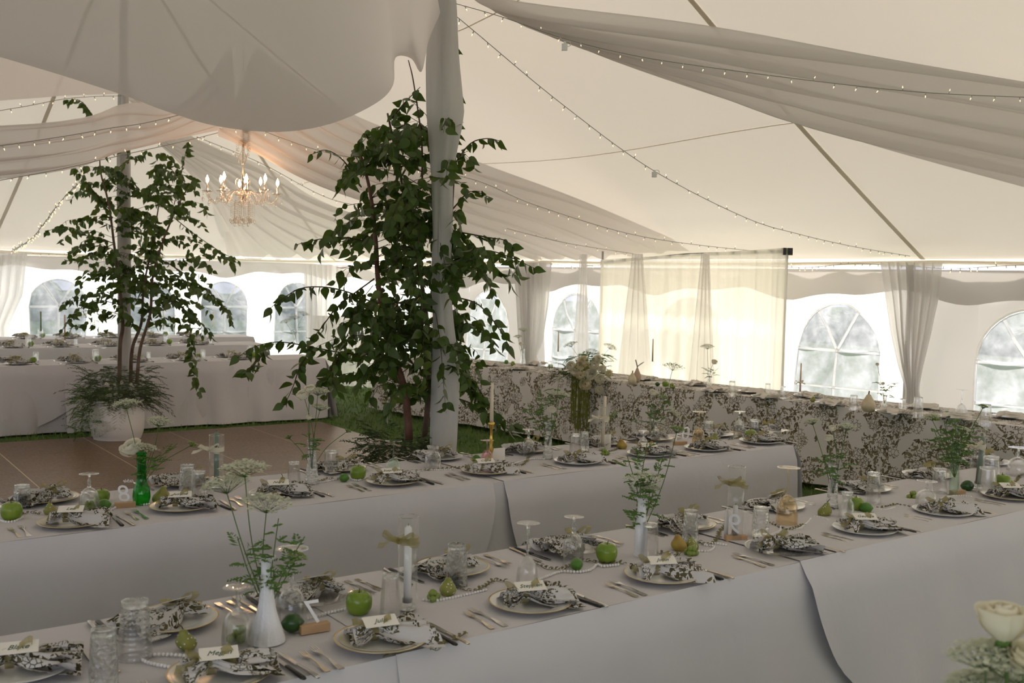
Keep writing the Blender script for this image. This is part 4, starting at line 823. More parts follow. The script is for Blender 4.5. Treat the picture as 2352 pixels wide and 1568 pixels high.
big_pear('cream pear in front of the brown pear on the floral table', 1452, 883, 10, 27, 'creampear')
big_pear('brown carved pear with a leaf on the floral table', 1463, 877, 9, 32, 'brownpear', True)
# ------------------------------------------------------------------ pearl strands and leaf garlands on the cloths
pme = MB().add(*ball((0, 0, .0055), .0055, 8, 6)).mesh('pearl', M['pearl'])
def arc(P, step):
    out = []; acc = 0; last = P[0]; out.append((P[0], (P[1] - P[0]).normalized()))
    for a, b_ in zip(P[:-1], P[1:]):
        L = (b_ - a).length; 
        while acc + L >= step:
            k = (step - acc) / L if L else 0; a = a.lerp(b_, k); L = (b_ - a).length; acc = 0; out.append((a, (b_ - out[-1][0]).normalized() if (b_ - out[-1][0]).length > 1e-6 else out[-1][1]))
        acc += L
    return out
def pearls(label, pts, g):
    P = spline([on(x, y, TZ + .004) for x, y in pts], 6); t = thing('pearl_strand', label, 'pearls', P[0], 0, g)
    for p, _ in arc(P, .0118): link('pearl', pme, t, p - P[0])
gp = 'pearl strands on the nearest table'; gq = 'pearl strands on the second table'
for lb, pts, g in [('pearl strand curling beside the ribbed ring tumbler', [(405, 1538), (350, 1528), (326, 1518), (345, 1508), (385, 1507), (430, 1510)], gp), ('ring of pearls round the foot of the tall white milk vase', [(578, 1465), (592, 1472), (612, 1473), (632, 1469), (648, 1458)], gp), ('pearl strand right of the wooden seven sign block', [(700, 1427), (740, 1414), (795, 1402)], gp),
      ('pearl strand under the grapes and studded pear, nearest table', [(972, 1381), (1005, 1382), (1060, 1371), (1120, 1357)], gp), ('long pearl strand winding from wine glass to lone apple', [(1232, 1336), (1262, 1324), (1290, 1315), (1330, 1316), (1358, 1310), (1372, 1299), (1386, 1303), (1425, 1299)], gp),
      ('pearl strand heaped right of the grapes by the russet pear', [(1605, 1268), (1628, 1268), (1640, 1258), (1618, 1254), (1640, 1250), (1668, 1254)], gp), ('pearl strand right of the diamond-cut tumbler', [(1750, 1240), (1775, 1229), (1792, 1221), (1792, 1210)], gp), ('pearl strand passing right below the amber wine glass', [(1806, 1217), (1835, 1216), (1850, 1206), (1862, 1193)], gp), ('short pearl strand below the studded pear by the ribbed bud vase', [(1872, 1188), (1890, 1192), (1904, 1198)], gp),
      ('pearl strand left of the short round goblet', [(2012, 1170), (2030, 1174), (2055, 1168)], gp), ('pearl strand before the green-tinted bud vase', [(2160, 1147), (2190, 1141), (2215, 1141), (2232, 1143)], gp), ('pearl strand below the right-edge grapes', [(2290, 1129), (2312, 1130), (2332, 1123), (2336, 1112)], gp),
      ('pearl strand around the left-edge apple, second table', [(0, 1197), (15, 1201), (35, 1199), (52, 1190)], gq), ('small heap of pearls left of the eight sign block', [(243, 1170), (255, 1172), (266, 1166), (250, 1163), (262, 1160)], gq), ('pearl ring round the green glass vase foot', [(312, 1157), (330, 1161), (352, 1158), (378, 1156)], gq), ('pearl strand right of the crystal bud vase, second table', [(732, 1110), (752, 1107), (775, 1102)], gq),
      ('pearls under the apple in the middle of the second table', [(805, 1102), (822, 1105), (838, 1100)], gq), ('pearl strand right of the pale green wine glass', [(922, 1093), (950, 1087), (980, 1081), (1010, 1081), (1045, 1079)], gq), ('pearl strand left of the second crystal bud vase', [(1168, 1071), (1195, 1062), (1225, 1055), (1250, 1056)], gq), ('pearl strand below the grapes by the pale candle', [(1378, 1044), (1400, 1042), (1422, 1038)], gq)]: pearls(lb, pts, g)
M['vine'] = pbr('vine_leaf_ribbon', (.17, .15, .055), .6)
vme = []
for s in (0, 1):
    mb = MB(); v, f = grid(lambda a, b: (.018 * a, (b - .5) * .0085 * math.sin(math.pi * min(.97, a + .04)) * 1.3, .004 * math.sin(a * 3) + .002 * abs(b - .5) * 2), 4, 2); mb.add(v, f); vme.append(mb.mesh('leaf', M['vine']))
def vine(label, pts, g, z=.006):
    P = spline([on(x, y, TZ + z) if len(q) == 2 else q for q in pts for x, y in [q[:2]]], 6); t = thing('leaf_garland', label, 'garland', P[0], 0, g); mb = MB(); mb.add(*tube([p - P[0] + Vector((0, 0, .003 * math.sin(i * .9))) for i, p in enumerate(P)], .0012, 4)); mb.obj('stem', M['vine'], t)
    for i, (p, d) in enumerate(arc(P, .013)):
        a = math.atan2(d.y, d.x); o = link('leaf', vme[0], t, p - P[0], a + (.85 if i % 2 else -.85)); o.rotation_euler.y = -R.uniform(.1, .6)
gp = 'leaf garlands on the nearest table'; gq = 'leaf garlands on the second table'
for lb, pts, g in [('leafy ribbon garland above the studded pear and pearls', [(1050, 1352), (1085, 1358), (1110, 1350), (1135, 1334), (1160, 1336)], gp), ('leafy ribbon garland left of the bell goblet lime', [(1228, 1293), (1258, 1306), (1290, 1308), (1312, 1300)], gp), ('leafy ribbon garland behind the lime and lone apple', [(1308, 1284), (1345, 1288), (1375, 1292), (1432, 1294)], gp),
      ('leafy ribbon garland left of the russet pear', [(1505, 1275), (1530, 1270), (1545, 1278), (1562, 1274)], gp), ('leafy ribbon garland behind the nine sign block', [(1600, 1243), (1625, 1252), (1648, 1240), (1652, 1225), (1664, 1212)], gp), ('leafy ribbon garland between cut tumbler and amber glass', [(1768, 1202), (1790, 1212), (1815, 1218), (1848, 1206)], gp), ('leafy ribbon garland right of the tapered tumbler', [(2010, 1168), (2035, 1166), (2060, 1160), (2092, 1166)], gp),
      ('leafy garland draped over the third front plate, nearest table', [(880, 1508), (920, 1498), (965, 1482), (1000, 1492), (1030, 1474), (1070, 1456)], gp), ('leafy ribbon garland at the right frame edge', [(2332, 1110), (2342, 1096), (2352, 1090)], gp), ('leafy garland behind the left-edge apple, second table', [(48, 1183), (70, 1178), (95, 1182)], gq),
      ('leafy garland from the crystal bud vase to the lime', [(733, 1108), (755, 1100), (785, 1102)], gq), ('long leafy garland left of the pink flared glass', [(918, 1083), (960, 1082), (1000, 1079), (1040, 1076), (1078, 1072)], gq), ('leafy garland curling left of the second crystal vase', [(1175, 1064), (1195, 1070), (1208, 1062), (1215, 1050)], gq), ('leafy garland between grapes and yellow pear, second table', [(1392, 1040), (1408, 1036), (1422, 1030)], gq), ('leafy garland left of the slender goblet, second table', [(1672, 1010), (1690, 1008), (1705, 1002)], gq)]: vine(lb, pts, g)
# ------------------------------------------------------------------ vases, stems and flowers
M['stem'] = pbr('flower_stem', (.07, .13, .02), .6); M['fern'] = pbr('feathery_green', (.10, .19, .035), .7); M['floret'] = fabric('white_floret', (.74, .76, .62), .3); M['petal'] = fabric('white_petal', (.84, .82, .74), .35, tcol=(.9, .86, .7)); M['cream_petal'] = fabric('cream_petal', (.82, .77, .61), .35, tcol=(.88, .82, .6)); M['greenfl'] = pbr('green_floret', (.26, .36, .10), .7); M['white_flower_center'] = pbr('yellow_center', (.55, .45, .08), .7)
def vase(label, px, yb, yt, wb, wn_, mat, style='plain', cat='vase', g=None, z0=TZ + .004):
    p = on(px, yb, z0); k = (p - Vector((0, 0, CAMZ))).length / FPX; h = (yb - yt) * k * 1.01; rb = wb * k / 2; rn = wn_ * k / 2
    t = thing('bud_vase', label, cat, p, 0, g); pr = {'milk': [(.0008, 0), (rb * .95, 0), (rb, .006), (rb * .9, h * .1), (rn * 1.6, h * .38), (rn * 1.15, h * .65), (rn, h * .9), (rn * 1.35, h * .97), (rn * 1.55, h)],
          'bottle': [(.0008, 0), (rb * .82, 0), (rb * .85, h * .04), (rb, h * .14), (rb * .92, h * .28), (rn * 1.1, h * .45), (rn, h * .6), (rn, h * .93), (rn * 1.25, h * .97), (rn * 1.1, h)],
          'crystal': [(.0008, 0), (rb * .9, 0), (rb, h * .06), (rb * .85, h * .25), (rn * 1.1, h * .5), (rn * .95, h * .8), (rn * 1.3, h)], 'tall': [(.0008, 0), (rb * .8, 0), (rb * .9, .01), (rb * .4, .02), (rn, h * .12), (rn, h * .6), (rn * 1.05, h)]}[style]
    prof = spline_prof(pr); prof = [(max(a, .0008), b_) for a, b_ in prof]
    rb_ = dict(rib=12, ribamp=.05, ribz=(.005, h * .45)) if style == 'bottle' else dict(rib=14, ribamp=.05, ribz=(.004, h * .95)) if style in ('crystal', 'milk') else {}
    mb = MB(); inn = [(max(a - .0025, .0007), max(b_, .004)) for a, b_ in prof]; mb.add(*lathe(prof + inn[::-1], 42 if rb_ else 20, **rb_)); mb.obj('body', M[mat], t)
    if style in ('crystal',):
        mb = MB()
        for q in range(9): z = h * (.05 + q * .1); rr = np.interp(z, [b_ for a, b_ in prof], [a for a, b_ in prof]); mb.add(*lathe([(rr, z - .003), (rr + .002, z), (rr, z + .003)], 20))
        mb.obj('cut_rings', M['cut'], t)
    return p, h, k
def frond(mb, p, d, L, rd, n=7, w=.006, curl=.4):
    d = Vector(d).normalized(); side = d.cross(Vector((0, 0, 1))); side = side.normalized() if side.length > .01 else Vector((1, 0, 0)); q = Vector(p); 
    for i in range(n):
        q = q + d * (L / n); d = (d + Vector((0, 0, -curl / n))).normalized(); l = L * .42 * (1 - i / n * .75)
        for sg in (-1, 1):
            e = (d * .7 + side * sg + Vector((rd.uniform(-.3, .3), rd.uniform(-.3, .3), rd.uniform(-.3, .2)))).normalized(); m_ = q + e * l * .55; ww = e.cross(d); ww = ww.normalized() * w * .5 if ww.length > 1e-3 else Vector((w * .5, 0, 0))
            n0 = len(mb.v); mb.v += [tuple(q), tuple(m_ + ww), tuple(q + e * l), tuple(m_ - ww)]; mb.f.append((n0, n0 + 1, n0 + 2, n0 + 3)); mb.m.append(0)
def bloom(mb, c, r, rd, n=16, up=(0, 0, 1)):
    up = Vector(up).normalized(); x = up.orthogonal().normalized(); y = up.cross(x); c = Vector(c) + up * r * .7
    for i in range(n):
        k = (i + 1) / n; a = i * 2.4 + rd.uniform(-.25, .25); R_ = r * (.25 + .75 * k); t1 = 2.55 - .95 * k + rd.uniform(-.12, .12); wd = 1.15 - .45 * k; fl = rd.uniform(.0, .16) * k
        def fn(u, v):
            th = .25 + (t1 - .25) * u - .28 * (2 * v - 1) ** 2 * u; ph = a + (v - .5) * 2 * wd * (.45 + .55 * u); rr = R_ * (1 + fl * max(0, u - .6) / .4)
            return c + up * (-math.cos(th) * rr * .85) + (x * math.cos(ph) + y * math.sin(ph)) * math.sin(th) * rr
        v_, f_ = grid(fn, 5, 4); mb.add(v_, f_)
def umbel(t, tip, base, rd, r=.035, mat='floret', nray=16, nf=9):
    r = r * 1.6; nray = int(nray * 1.5); nf = int(nf * 1.4)
    up = Vector((tip - base)).normalized(); up = (up + Vector((0, 0, .7))).normalized(); x = up.orthogonal().normalized(); y = up.cross(x); ms = MB(); mf = MB()
    for i in range(nray):
        rr = r * math.sqrt((i + .5) / nray); a = i * 2.4; e = tip + (x * math.cos(a) + y * math.sin(a)) * rr + up * (r * .55 - rr * rr / r * .35); ms.add(*tube([tip - up * .008, e], .0006, 3, False))
        for j in range(nf):
            c = e + Vector((rd.uniform(-1, 1), rd.uniform(-1, 1), rd.uniform(-.4, .6))) * r * .17; s = rd.uniform(.0022, .0042) * (1 + r * 6); a1 = rd.uniform(0, 3)
            n0 = len(mf.v); 
            for q in range(5): mf.v.append(tuple(c + Vector((math.cos(a1 + q * 1.256), math.sin(a1 + q * 1.256), rd.uniform(-.4, .4))) * s))
            mf.f.append(tuple(range(n0, n0 + 5))); mf.m.append(0)
    ms.obj('rays', M['stem'], t); o = mf.obj('florets', M[mat], t, smooth=False); o['kind'] = 'stuff'
def stem_thing(kind, label, base, tip, seed, size=.03, leaves=2, mat=None, g=None, thick=.0016, bend=.15):
    rd = random.Random(seed); base = Vector(base); tip = Vector(tip); t = thing(kind, label, 'flower' if kind != 'greenery_sprig' else 'greenery', base, 0, g); tp = tip - base
    P = spline([Vector((0, 0, 0)), tp * .45 + Vector((rd.uniform(-1, 1), rd.uniform(-1, 1), 0)) * bend * tp.length * .4 + Vector((0, 0, .02)), tp], 6); mb = MB(); mb.add(*tube(P, thick, 5)); mb.obj('stem', M['stem'], t)
    d = (P[-1] - P[-2]).normalized()
    if kind == 'white_bloom': mb = MB(); bloom(mb, P[-1] - Vector((0, 0, size * .5)), size, rd, 18, d + Vector((0, -.8, .4))); mb.obj('petals', M[mat or 'petal'], t)
    elif kind == 'lace_flower': umbel(t, P[-1], P[-3], rd, size, mat or 'floret', 20, 10)
    elif kind == 'green_umbel': umbel(t, P[-1], P[-3], rd, size, 'greenfl', 14, 7)
    if leaves or kind == 'greenery_sprig':
        mb = MB(); n = leaves if kind != 'greenery_sprig' else max(leaves, 6)
        for i in range(int(n * 1.3)):
            i = i / 1.3; q = P[int((.35 + .6 * i / max(n, 1)) * (len(P) - 1))] if kind != 'greenery_sprig' else P[int((.3 + .69 * i / n) * (len(P) - 1))]; a = rd.uniform(0, 6.28)
            frond(mb, q, (math.cos(a), math.sin(a), rd.uniform(-.1, .8)), rd.uniform(.035, .085), rd, 7, .006)
        mb.obj('leaves', M['fern'], t)
    return t
gz = [0]
def arrange(vp, h, name, items, g=None):
    for i, (kind, lb, px, py, size, lv) in enumerate(items):
        gz[0] += 1; b0 = vp + Vector((R.uniform(-.004, .004), R.uniform(-.004, .004), h * .35)); tip = at(px, py, vp.y + R.uniform(-.03, .03)); stem_thing(kind, lb, b0, tip, gz[0] * 7, size, lv, g=g)
v1 = vase('tall white milk-glass bud vase on the left of the nearest table', 612, 1472, 1288, 78, 24, 'milk', 'milk')
arrange(v1[0], v1[1], '', [('lace_flower', 'large lace flower head drooping left over the second table', 520, 1128, .046, 1), ('lace_flower', 'pale lace flower arching highest left of the tall milk vase', 562, 1090, .042, 1), ('lace_flower', 'lace flower directly above the tall milk vase', 612, 1172, .048, 3), ('greenery_sprig', 'feathery sprig leaning left from the tall milk vase', 545, 1232, .03, 9), ('greenery_sprig', 'feathery sprig arching right from the tall milk vase', 700, 1232, .03, 12), ('greenery_sprig', 'upright feathery sprig in the tall milk vase', 640, 1190, .03, 12), ('greenery_sprig', 'short sprig hanging at the neck of the tall milk vase', 575, 1300, .03, 5), ('green_umbel', 'green flower cluster dangling over the wine glass foot', 680, 1282, .018, 0)])
v2 = vase('narrow white milk-glass bud vase in the middle of the nearest table', 1471, 1276, 1145, 30, 18, 'milk', 'milk')
arrange(v2[0], v2[1], '', [('lace_flower', 'lace flower cluster just above the narrow milk vase', 1478, 1112, .05, 1), ('lace_flower', 'small lace flower right above the narrow milk vase', 1492, 1128, .028, 0), ('greenery_sprig', 'leafy sprig reaching up left from the narrow milk vase', 1440, 1045, .03, 12), ('greenery_sprig', 'leafy sprig reaching up right from the narrow milk vase', 1525, 1040, .03, 12), ('greenery_sprig', 'tall leafy sprig in the middle of the narrow milk vase', 1488, 1010, .03, 12), ('greenery_sprig', 'sprig hanging low left of the narrow milk vase', 1445, 1172, .03, 5), ('green_umbel', 'bent green umbel high above the narrow milk vase', 1555, 990, .02, 1)])
v3 = vase('ribbed clear bud vase right of the amber glass, nearest table', 1911, 1170, 1068, 26, 18, 'cut', 'crystal')
arrange(v3[0], v3[1], '', [('white_bloom', 'small white bloom left above the ribbed bud vase', 1903, 1004, .022, 2), ('white_bloom', 'white bloom topmost above the ribbed bud vase', 1912, 982, .02, 3), ('lace_flower', 'lace flower leaning right above the ribbed bud vase', 1945, 985, .028, 1), ('lace_flower', 'lace flower leaning left above the ribbed bud vase', 1866, 972, .022, 1), ('greenery_sprig', 'leafy sprig in the ribbed bud vase', 1925, 1030, .03, 8), ('greenery_sprig', 'leafy sprig low left in the ribbed bud vase', 1890, 1050, .03, 6)])
v4 = vase('green-tinted tall clear vase near the right edge, nearest table', 2190, 1138, 1027, 26, 20, 'palegreen', 'tall')
its = [('greenery_sprig', 'green spray %s of the green-tinted clear vase' % w, x, y, .03, 10) for w, x, y in (('leaning far left', 2145, 985), ('left of centre', 2168, 965), ('upright at the middle', 2192, 960), ('right of centre', 2215, 975), ('leaning far right', 2240, 965), ('low at the rim', 2182, 1005))]
arrange(v4[0], v4[1], '', its + [('lace_flower', 'lace flower left above the green-tinted clear vase', 2140, 962, .026, 0), ('lace_flower', 'lace flower right above the green-tinted clear vase', 2208, 990, .026, 0), ('green_umbel', 'small bud cluster at the far right above the clear vase', 2258, 935, .014, 0)])
v5 = vase('emerald green glass vase beside the number eight sign', 325, 1158, 1046, 36, 20, 'greeng', 'bottle')
arrange(v5[0], v5[1], '', [('white_bloom', 'large white ranunculus above the emerald vase', 308, 1026, .055, 0), ('lace_flower', 'lace flower in front of the large white ranunculus', 332, 1036, .036, 0), ('lace_flower', 'lace flower leaning right above the emerald vase', 365, 976, .038, 1), ('lace_flower', 'lace flower leaning left in front of the white planter', 290, 936, .04, 1), ('green_umbel', 'drooping green umbel right of the emerald vase', 440, 1022, .014, 1), ('greenery_sprig', 'feathery sprig right of the emerald vase', 350, 1030, .03, 5), ('greenery_sprig', 'feathery sprig far right of the emerald vase', 408, 1018, .02, 6)])
v6 = vase('cut crystal bud vase left of centre on the second table', 716, 1112, 1012, 30, 18, 'cut', 'crystal')
arrange(v6[0], v6[1], '', [('white_bloom', 'white bloom highest left above the crystal bud vase', 697, 905, .036, 1), ('white_bloom', 'second white bloom high above the crystal bud vase', 712, 892, .03, 1), ('white_bloom', 'small white bud above the crystal bud vase', 711, 957, .018, 1), ('lace_flower', 'lace flower upper right of the crystal bud vase', 730, 905, .034, 1), ('lace_flower', 'lace flower mid right of the crystal bud vase', 735, 940, .03, 1), ('greenery_sprig', 'dark leafy sprig in the crystal bud vase', 708, 985, .03, 7), ('green_umbel', 'thin drooping sprig far right of the crystal vase', 798, 990, .01, 0), ('green_umbel', 'thin drooping sprig far left of the crystal vase', 664, 1005, .012, 0)])
v7 = vase('second cut crystal bud vase, right of the pole drape', 1258, 1054, 967, 22, 14, 'cut', 'crystal')
arrange(v7[0], v7[1], '', [('white_bloom', 'white bloom turned away above the second crystal vase', 1267, 940, .03, 0), ('lace_flower', 'lace flower right above the second crystal vase', 1285, 912, .038, 1), ('greenery_sprig', 'feathery sprig leaning left above the second crystal vase', 1212, 925, .03, 10), ('greenery_sprig', 'feathery sprig upright above the second crystal vase', 1242, 890, .03, 12), ('greenery_sprig', 'feathery sprig rising right above the second crystal vase', 1282, 885, .03, 10)])
v8 = vase('tall clear bud vase right of the yellow pear, second table', 1497, 1015, 938, 18, 14, 'glass', 'tall')
arrange(v8[0], v8[1], '', [('white_bloom', 'pale white bloom above the tall clear bud vase', 1500, 900, .028, 0), ('green_umbel', 'dark seeded umbel arching high right of the clear vase', 1545, 848, .045, 0), ('green_umbel', 'green umbel beside the pale bloom of the clear vase', 1518, 915, .03, 1), ('lace_flower', 'lace flower right above the tall clear bud vase', 1545, 952, .036, 1), ('greenery_sprig', 'feathery sprig upright in the tall clear bud vase', 1500, 930, .03, 9), ('greenery_sprig', 'feathery sprig high right of the tall clear bud vase', 1540, 905, .03, 8), ('green_umbel', 'tiny green cluster low left of the clear vase', 1412, 958, .03, 1)])
for lb, px, yb, yt, its in [('slim bud vase at the left end of the floral table', 1200, 836, 801, [('white_bloom', 'cream bloom in the left bud vase of the floral table', 1197, 789, .03, 1), ('lace_flower', 'lace flower top of the left floral table bud vase', 1203, 760, .045, 1), ('lace_flower', 'lace flower lower left of that floral table bud vase', 1190, 775, .035, 1)]),
                            ('slim bud vase before the backdrop on the floral table', 1628, 892, 850, [('white_bloom', 'white bloom in the vase before the cream backdrop', 1640, 830, .035, 1), ('lace_flower', 'lace flower topmost in the vase before the backdrop', 1625, 800, .045, 1), ('greenery_sprig', 'sprig in the vase before the cream backdrop', 1650, 845, .03, 6)]),
                            ('slim bud vase right of the largest cream pear', 2031, 940, 905, [('white_bloom', 'small white bud high right of the largest pear', 2015, 836, .018, 1), ('white_bloom', 'half-open white bloom right of the largest pear', 2028, 880, .018, 1), ('greenery_sprig', 'sprig leaning right beside the tied curtain', 2050, 872, .02, 7), ('greenery_sprig', 'leafy sprig upright right of the largest pear', 2025, 866, .02, 6)])]:
    q = vase(lb, px, yb, yt, 14, 8, 'glass', 'crystal'); arrange(q[0], q[1], '', its)
# ------------------------------------------------------------------ candles
M['wax'] = pbr('ivory_wax', (.82, .80, .78), .45); M['wax_cream'] = pbr('cream_wax', (.72, .62, .47), .45); M['wax_green'] = pbr('sage_wax', (.16, .22, .17), .45); M['wax_pink'] = pbr('blush_wax', (.62, .42, .33), .45); M['wax_olive'] = pbr('olive_wax', (.14, .2, .09), .5); M['brass'] = pbr('brass', (.62, .42, .10), .25, .95); M['wick'] = pbr('wick', (.05, .04, .03), .8)
def cyl_candle(label, px, yb, yt, w, cx, cyt, cyb, cw, wax, bowy, bowmat, cl, g=None, lean=0):
    p = on(px, yb, TZ + .004); k = (p - Vector((0, 0, CAMZ))).length / FPX; h = (yb - yt) * k; r = w * k / 2
    t = thing('glass_cylinder', label, 'candle holder', p, 0, g); mb = MB(); mb.add(*lathe([(.0008, .0), (r, .0), (r, h), (r - .0025, h), (r - .0025, .006), (.0008, .006)], 28)); mb.obj('body', M['thin'], t)
    mb = MB(); mb.add(*lathe([(r + .0006, h - .003), (r + .0012, h), (r - .0018, h + .0008), (r - .0028, h - .003)], 28)); mb.obj('rim', M['cut'], t)
    if bowy:
        hb = (yb - bowy) * k; mb = MB(); P = [((r + .001) * math.cos(a), (r + .001) * math.sin(a), hb) for a in np.linspace(0, 2 * math.pi, 25)]; mb.add(*ribbon(P, .022, Vector((0, 0, 1)))); mb.obj('ribbon_band', M[bowmat], t); bow(t, (-(r + .004) * .8, -(r + .004) * .6, hb), .042, bowmat, seed=int(px))
    ch = (cyb - cyt) * k; cr = cw * k / 2; c = thing('candle', cl, 'candle', p + Vector(((cx - px) * k * .6, 0, .0065)), 0, None); mb = MB(); mb.add(*lathe([(.0008, 0), (cr * 1.9, 0), (cr * 2.1, .012), (cr * 1.3, .02), (cr * 1.25, .034), (cr * .9, .036)], 14)); mb.obj('glass_cup', M['cut'], c)
    mb = MB(); z0 = .02; pts = [(lean * q * ch, 0, z0 + ch * q) for q in (0, .5, .97, 1.0)]; mb.add(*tube(pts, [cr, cr * .97, cr * .9, cr * .4], 12)); mb.obj('wax', M[wax], c); mb = MB(); mb.add(*tube([(lean * ch, 0, z0 + ch), (lean * ch + .001, 0, z0 + ch + .008)], .0009, 4)); mb.obj('wick', M['wick'], c)
cyl_candle('tall clear cylinder with olive bow left of centre, nearest table', 935, 1402, 1190, 46, 935, 1180, 1352, 18, 'wax', 1243, 'organza', 'white taper in the cylinder with olive bow, nearest table')
cyl_candle('clear cylinder with olive bow behind the nine sign', 1687, 1240, 1076, 38, 1687, 1138, 1202, 12, 'wax', 1112, 'organza', 'short white candle behind the nine sign')
cyl_candle('slim cylinder with cream bow near the right edge', 2242, 1122, 996, 29, 2247, 998, 1098, 11, 'wax_green', 1032, 'cream_ribbon', 'sage green taper near the right edge', lean=.06)
cyl_candle('clear cylinder with cream bow left on the second table', 497, 1122, 1003, 32, 497, 992, 1106, 11, 'wax_green', 1034, 'cream_ribbon', 'sage green taper left on the second table')
cyl_candle('clear cylinder with cream bow right of centre, second table', 1385, 1035, 934, 25, 1382, 912, 1028, 8, 'wax_cream', 960, 'cream_ribbon', 'pale cream taper rising from the second table cylinder', lean=.03)
def taper(label, px, yb, yholder, yt, w, wax, hold='glass', cat='candle', ribbon_=False):
    p = on(px, yb, TZ + .004); k = (p - Vector((0, 0, CAMZ))).length / FPX; hh = (yb - yholder) * k; ht = (yb - yt) * k; t = thing('candlestick', label, cat, p); s = max(hh / .14, .5)
    pr = [(.0008, 0), (.032, 0), (.034, .006), (.012, .014), (.009, .03), (.016, .045), (.009, .058), (.013, .07), (.008, .085), (.008, .11), (.018, .125), (.02, .132), (.012, .136), (.0008, .136)]
    mb = MB(); mb.add(*lathe([(a, b_ / .136 * hh) for a, b_ in pr], 16)); mb.obj('holder', M[hold], t); mb = MB(); mb.add(*tube([(0, 0, hh - .006), (0, 0, (hh + ht) / 2), (0, 0, ht)], [w * k / 2, w * k / 2 * .9, w * k / 2 * .7], 10)); mb.obj('wax', M[wax], t); mb = MB(); mb.add(*tube([(0, 0, ht), (0, 0, ht + .008)], .0009, 4)); mb.obj('wick', M['wick'], t)
    if ribbon_: bow(t, (-.01, -.01, hh + (ht - hh) * .3), .03, 'cream_ribbon', int(px))
taper('brass candlestick with cream taper right of the pole', 1127, 1062, 968, 880, 9, 'wax_cream', 'brass')
taper('cream taper on the floral table left of the bouquet', 1281, 850, 806, 760, 4, 'wax_cream'); taper('cream taper on the floral table before the left backdrop', 1497, 886, 829, 779, 4, 'wax_cream'); taper('blush taper with cream ribbon on the floral table', 1837, 918, 898, 837, 4, 'wax_pink', ribbon_=True)
# candle reflection by the nine sign, modelled as a solid white piece, brass bits
c9 = on(1667, 1236, TZ + .004); t = thing('candle', 'slender white solid modelling the candle reflection left of the nine sign', 'candle', c9); mb = MB(); mb.add(*tube([(0, 0, 0), (0, 0, .07), (.001, 0, .115), (.0015, 0, .13)], [.0085, .0085, .006, .0006], 12)); mb.obj('wax', M['wax'], t)
# ------------------------------------------------------------------ table number signs
def sign(num, label, px, py, wpx, T, cat='table number', mirror=True, rzo=0, word=True):
    p = on(px, py, TZ + .004); k = (p - Vector((0, 0, CAMZ))).length / FPX; w = wpx * k; h = w * 1.55; t = thing('table_number_sign', label, cat, p, T.rz + rzo)
    mb = MB(); mb.add(*box(-.045, .045, -.014, .014, 0, .024)); mb.obj('wood_block', M['lightwood'], t, smooth=False)
    o = [(-w / 2, .01)] + [(-w / 2 * math.cos(a), h - w / 2 + w / 2 * math.sin(a)) for a in np.linspace(0, math.pi, 13)] + [(w / 2, .01)]
    n = len(o); mb = MB(); mb.add([(x, -.0015, z) for x, z in o] + [(x, .0015, z) for x, z in o], [tuple(range(n)), tuple(range(n, 2 * n))[::-1]] + [(i, (i + 1) % n, n + (i + 1) % n, n + i) for i in range(n)]); mb.obj('acrylic_panel', M['acryl'], t, smooth=False)
    if num: l = link('numeral', text_mesh(num, h * .72, M['whiteink'], .15, mirror), t, (0, -.0022, h * .40)); l.rotation_euler.x = math.pi / 2
    if word: l = link('lettering', text_mesh('table', h * .15, M['whiteink'], .5, mirror), t, (w * .18, -.0022, h * .80)); l.rotation_euler.x = math.pi / 2
    o = np.array([0])
sign('8', 'clear arched acrylic sign with numeral eight, second table', 287, 1165, 46, TB, rzo=-.25)
sign('7', 'clear arched acrylic sign with numeral seven on the nearest table', 722, 1450, 68, TA, rzo=-.1, word=False)
sign('9', 'clear arched acrylic sign with numeral nine, nearest table', 1690, 1242, 58, TA, rzo=-.5, word=False)
sign('10', 'clear arched acrylic sign with numeral ten, second table', 1562, 1022, 40, TB, rzo=-.3, mirror=False, word=False)
sign('', 'small wood block and acrylic sign by the green-tinted vase', 2199, 1136, 26, TA, rzo=-.2, word=False)
t = thing('menu_card', 'scalloped white card standing between pink glass and goblet', 'card', on(1145, 1060, TZ + .004), TB.rz); mb = MB(); mb.add(*box(-.045, .045, -.001, .001, 0, .08)); mb.obj('card', M['card'], t, smooth=False)
t = thing('menu_card', 'white card leaning behind the pale candle cylinder, second table', 'card', on(1392, 1030, TZ + .004), TB.rz); mb = MB(); mb.add(*box(-.04, .04, -.001, .001, 0, .09)); mb.obj('card', M['card'], t, smooth=False)
t = thing('folded_napkin', 'white napkin lying at the far right end of the second table', 'napkin', on(1775, 1000, TZ + .006), .6); mb = MB(); v, f = grid(lambda a, b: (.17 * (a - .5), .09 * (b - .5) * (1 - .3 * a), .012 + .012 * math.sin(a * 5) + .01 * math.sin(b * 8 + a * 3)), 14, 10); mb.add(v, f); mb.obj('fold', M['card'], t)
